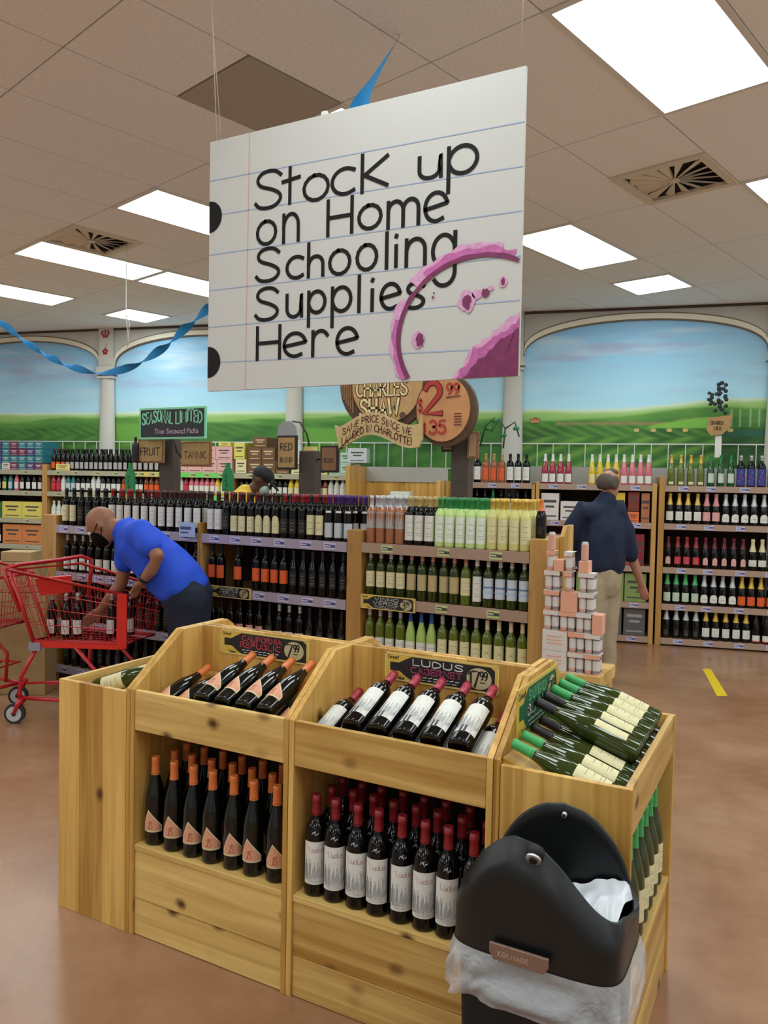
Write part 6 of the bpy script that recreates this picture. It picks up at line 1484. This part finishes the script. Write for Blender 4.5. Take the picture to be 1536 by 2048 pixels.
# ================================================================ SHOPPING CARTS
redp = mat('cart_red', 'B8141C', .3, spec=.6); redb = mat('cart_red_plastic', 'D8281C', .4); rub = mat('wheel_rubber', '2A2A2C', .6); hubm = mat('wheel_grey', 'B9B9BA', .4); greyp = mat('grey_plastic', '8E8C9A', .5)
def cart(label, Tm, shift=(0,0,0)):
    """corner points in metres (right, ahead, up) of the lens; Tm maps them to the floor plan"""
    A_, B_, C_, D_ = (-2.37,4.93,.985), (-1.61,4.90,.845), (-1.47,5.25,.845), (-2.10,5.42,.985)
    a, b_, c, d = (-2.22,4.95,.535), (-1.62,4.92,.535), (-1.53,5.22,.535), (-2.02,5.36,.545)
    og = Tm((-1.95,5.13,0)); t = thing('shopping_cart', label, 'shopping cart', og)
    V = lambda p: Tm(p)-og
    L_ = lambda p, q, k: tuple(p[i]+(q[i]-p[i])*k for i in range(3))
    mb = MB(); mb.tube([V(p) for p in (A_, B_, C_, D_)], .011, redp, 8, closed=True); mb.build('rim', t)
    mb = MB(); mb.tube([V(p) for p in (a, b_, c, d)], .011, redp, 8, closed=True); mb.build('basket_base_frame', t)
    for nm, (P1, P2, p1, p2), nv in (('near', (A_,B_,a,b_), 22), ('front', (B_,C_,b_,c), 11), ('far', (C_,D_,c,d), 22), ('rear', (D_,A_,d,a), 10)):
        mb = MB()
        for i in range(nv+1): k = i/nv; mb.tube([V(L_(P1,P2,k)), V(L_(p1,p2,k))], .0018, redp, 4, caps=False)
        for k in (.25,.5,.75): mb.tube([V(L_(P1,p1,k)), V(L_(P2,p2,k))], .0026, redp, 4, caps=False)
        o = mb.build('wire_panel', t); o['kind'] = 'stuff'
    mb = MB()
    for i in range(13): k = i/12; mb.tube([V(L_(a,b_,k)), V(L_(d,c,k))], .002, redp, 4, caps=False)
    for i in range(7): k = i/6; mb.tube([V(L_(a,d,k)), V(L_(b_,c,k))], .002, redp, 4, caps=False)
    o = mb.build('basket_floor', t); o['kind'] = 'stuff'
    def plate(name, pts, m, th=.006):
        q = [V(p) for p in pts]; n = (q[1]-q[0]).cross(q[2]-q[0]).normalized()*th
        mb = MB(); mb.add([p-n for p in q]+[p+n for p in q], [(0,1,2,3),(7,6,5,4),(0,4,5,1),(1,5,6,2),(2,6,7,3),(3,7,4,0)], m); return mb.build(name, t)
    plate('bottom_band', [L_(a,b_,.02), L_(a,b_,.98), (L_(a,b_,.98)[0], L_(a,b_,.98)[1], .495), (L_(a,b_,.02)[0], L_(a,b_,.02)[1], .495)], redb)
    bb_ = (B_[0]-.055, B_[1]-.012, B_[2]+.01); bt_ = (b_[0]-.055, b_[1]-.012, b_[2]-.03)
    plate('corner_post', [bb_, (bb_[0]+.062, bb_[1], bb_[2]), (bt_[0]+.062, bt_[1], bt_[2]), bt_], redb, .008)
    plate('corner_bumper', [(a[0]-.02,a[1]-.012,.525), (a[0]+.05,a[1]-.012,.525), (a[0]+.05,a[1]-.012,.475), (a[0]-.02,a[1]-.012,.475)], greyp, .012)
    # child seat flap and inner back
    s0, s1 = L_(A_,B_,.16), L_(D_,C_,.14)
    plate('child_seat', [(s0[0]+.02,s0[1]+.06,.93), (s0[0]+.24,s0[1]+.09,.95), (s0[0]+.24,s0[1]+.12,.84), (s0[0]+.05,s0[1]+.08,.82)], redb, .008)
    mb = MB()
    hN = [(-2.375,4.93,.99),(-2.40,4.93,1.01),(-2.37,4.97,1.03)]; 
    mb.tube([V(p) for p in [(-2.30,4.95,.72),(-2.385,4.93,.93),(-2.41,4.95,.99),(-2.36,5.03,1.01),(-2.20,5.28,1.02),(-2.10,5.42,1.035),(-2.05,5.46,1.01),(-2.04,5.44,.93),(-2.05,5.42,.75)]], .014, redp, 8); mb.build('handle', t)
    mb = MB(); mb.tube([V(p) for p in [(A_[0]+.10,A_[1]+.03,.975),(a[0]+.09,a[1]+.03,.55)]], .010, redp, 8); mb.tube([V(p) for p in [(A_[0]+.01,A_[1],.98),(a[0]-.0,a[1],.53)]], .013, redp, 8); mb.build('rear_posts', t)
    # undercarriage
    wN = (-2.33,4.955); wF = (-2.00,5.42); wN2 = (-1.72,4.93); wF2 = (-1.55,5.20)
    for k, (pt, top_) in enumerate(((wN, a), (wF, d))):
        mb = MB(); mb.tube([V(p) for p in [(top_[0]+.02,top_[1],.49), (top_[0]-.08*(1-k),top_[1],.30), (pt[0]+.02,pt[1],.20), (pt[0]+.03,pt[1],.155)]], .0135, redp, 8); mb.build('leg', t)
    mb = MB(); mb.tube([V(p) for p in [(wN[0]+.03,wN[1],.165),(wN2[0],wN2[1],.145)]], .012, redp, 8); mb.tube([V(p) for p in [(wF[0]+.03,wF[1],.165),(wF2[0],wF2[1],.145)]], .012, redp, 8)
    mb.tube([V(p) for p in [(wN2[0],wN2[1],.145),(wF2[0],wF2[1],.145)]], .012, redp, 8); mb.build('base_rails', t)
    for (pt, tp) in (((wN2[0]-.1,wN2[1],.15), (-1.95,4.94,.50)), ((wF2[0]-.1,wF2[1],.15), (-1.82,5.24,.50))):
        mb = MB(); mb.tube([V(p) for p in [pt, ((pt[0]+tp[0])/2+.09, (pt[1]+tp[1])/2, .33), tp]], .012, redp, 8); mb.build('strut', t)
    mb = MB()
    for k in (.25,.6,.9): mb.tube([V((wN[0]+.05+.55*k, wN[1]+.02, .24)), V((wF[0]+.0+.42*k, wF[1]-.02, .24))], .006, redp, 6)
    mb.tube([V((wN[0]+.06,wN[1],.26)), V((wN2[0],wN2[1],.30))], .008, redp, 6); mb.tube([V((wF[0]+.04,wF[1],.26)), V((wF2[0],wF2[1],.28))], .008, redp, 6); mb.build('lower_rack', t)
    for (x, y) in (wN, wF, wN2, wF2):
        cpt = V((x-.01,y,.064)); axd = (Tm((x,y+1,0))-Tm((x,y,0))).normalized()
        mb = MB(); mb.tube([cpt-axd*.016, cpt+axd*.016], .064, rub, 20); mb.tube([cpt-axd*.019, cpt+axd*.019], .048, hubm, 18); mb.tube([cpt-axd*.022, cpt+axd*.022], .015, rub, 10); w_ = mb.build('wheel', t)
        mb = MB(); f0 = V((x+.035,y,.165))
        for s_ in (-1, 1): mb.tube([f0+axd*.024*s_, cpt+axd*.026*s_], [.020,.010], redp, 6)
        mb.build('fork', w_)
    return t
cart('red shopping cart the blue-shirted person is leaning over', lambda p: c2d(*p))
rot_ = lambda p: c2d(-2.86+(p[0]+1.95)*.93-(p[1]-5.13)*.1, 5.25+(p[1]-5.13)*.9+(p[0]+1.95)*.1, p[2]*1.08)
cart('second red shopping cart, only its front end in view at the left edge', rot_)
bk_ = [(-2.14,5.04),(-2.04,5.02),(-1.97,5.03),(-1.76,5.06),(-1.66,5.13)]
for i, (x, y) in enumerate(bk_): bottle('m_lowhite', c2d(x, y, .549), CAM_YAW+.2*(i % 3-1), 'white-labelled wine bottle standing in the red cart, %s from the handle end' % ORD[i], 'wine bottles in the red cart')
# items in the far cart
mb = MB(); p = c2d(-2.78, 5.2, .60)
t = thing('blue_package', 'blue and yellow package in the second cart at the left edge', 'package', p, CAM_YAW)
MB().box((-.12,-.1,0), (.1,.1,.16), mat('pack_blue', '2F7AA8', .5)).build('box', t); MB().box((.0,-.105,.03), (.10,-.1005,.16), mat('pack_yellow', 'D9A832', .5)).build('front_print', t)

# ---- cardboard boxes beside the shelf end
kraft = mat('kraft', 'B59A6A', .8, noise_amt=.05, noise_scale=8); kraft2 = mat('kraft_dark', '8E7650', .8)
def kbox(label, X, Y, z, w_, d, h, ang=CAM_YAW, pr=True):
    t = thing('cardboard_box', label, 'box', tuple(c2d(X, Y, z)), ang, None)
    bevel(MB().box((0,0,0), (w_,d,h), kraft).build('box', t), .004)
    if pr:
        mb = MB(); P = front(-.001)
        for i in range(int(h/.07)): mb.ribbon([(.02,.04+.07*i),(.035,.05+.07*i)], .012, kraft2, P)
        mb.ribbon([(w_*.4,h*.75),(w_*.7,h*.75)], .012, kraft2, P); mb.build('print', t)
    return t
kbox('tall brown cardboard box standing behind the red cart', -2.79, 5.60, .001, .36, .20, .74)
kbox('cardboard box lying on top of the tall brown box', -2.80, 5.60, .745, .30, .20, .22)
kbox('small cardboard tray on top of the box stack beside the shelf end', -2.75, 5.60, .968, .22, .18, .07, pr=False)
kbox('tan cardboard box at the far left edge under the second cart', -3.05, 5.85, .001, .25, .3, .62, pr=False)
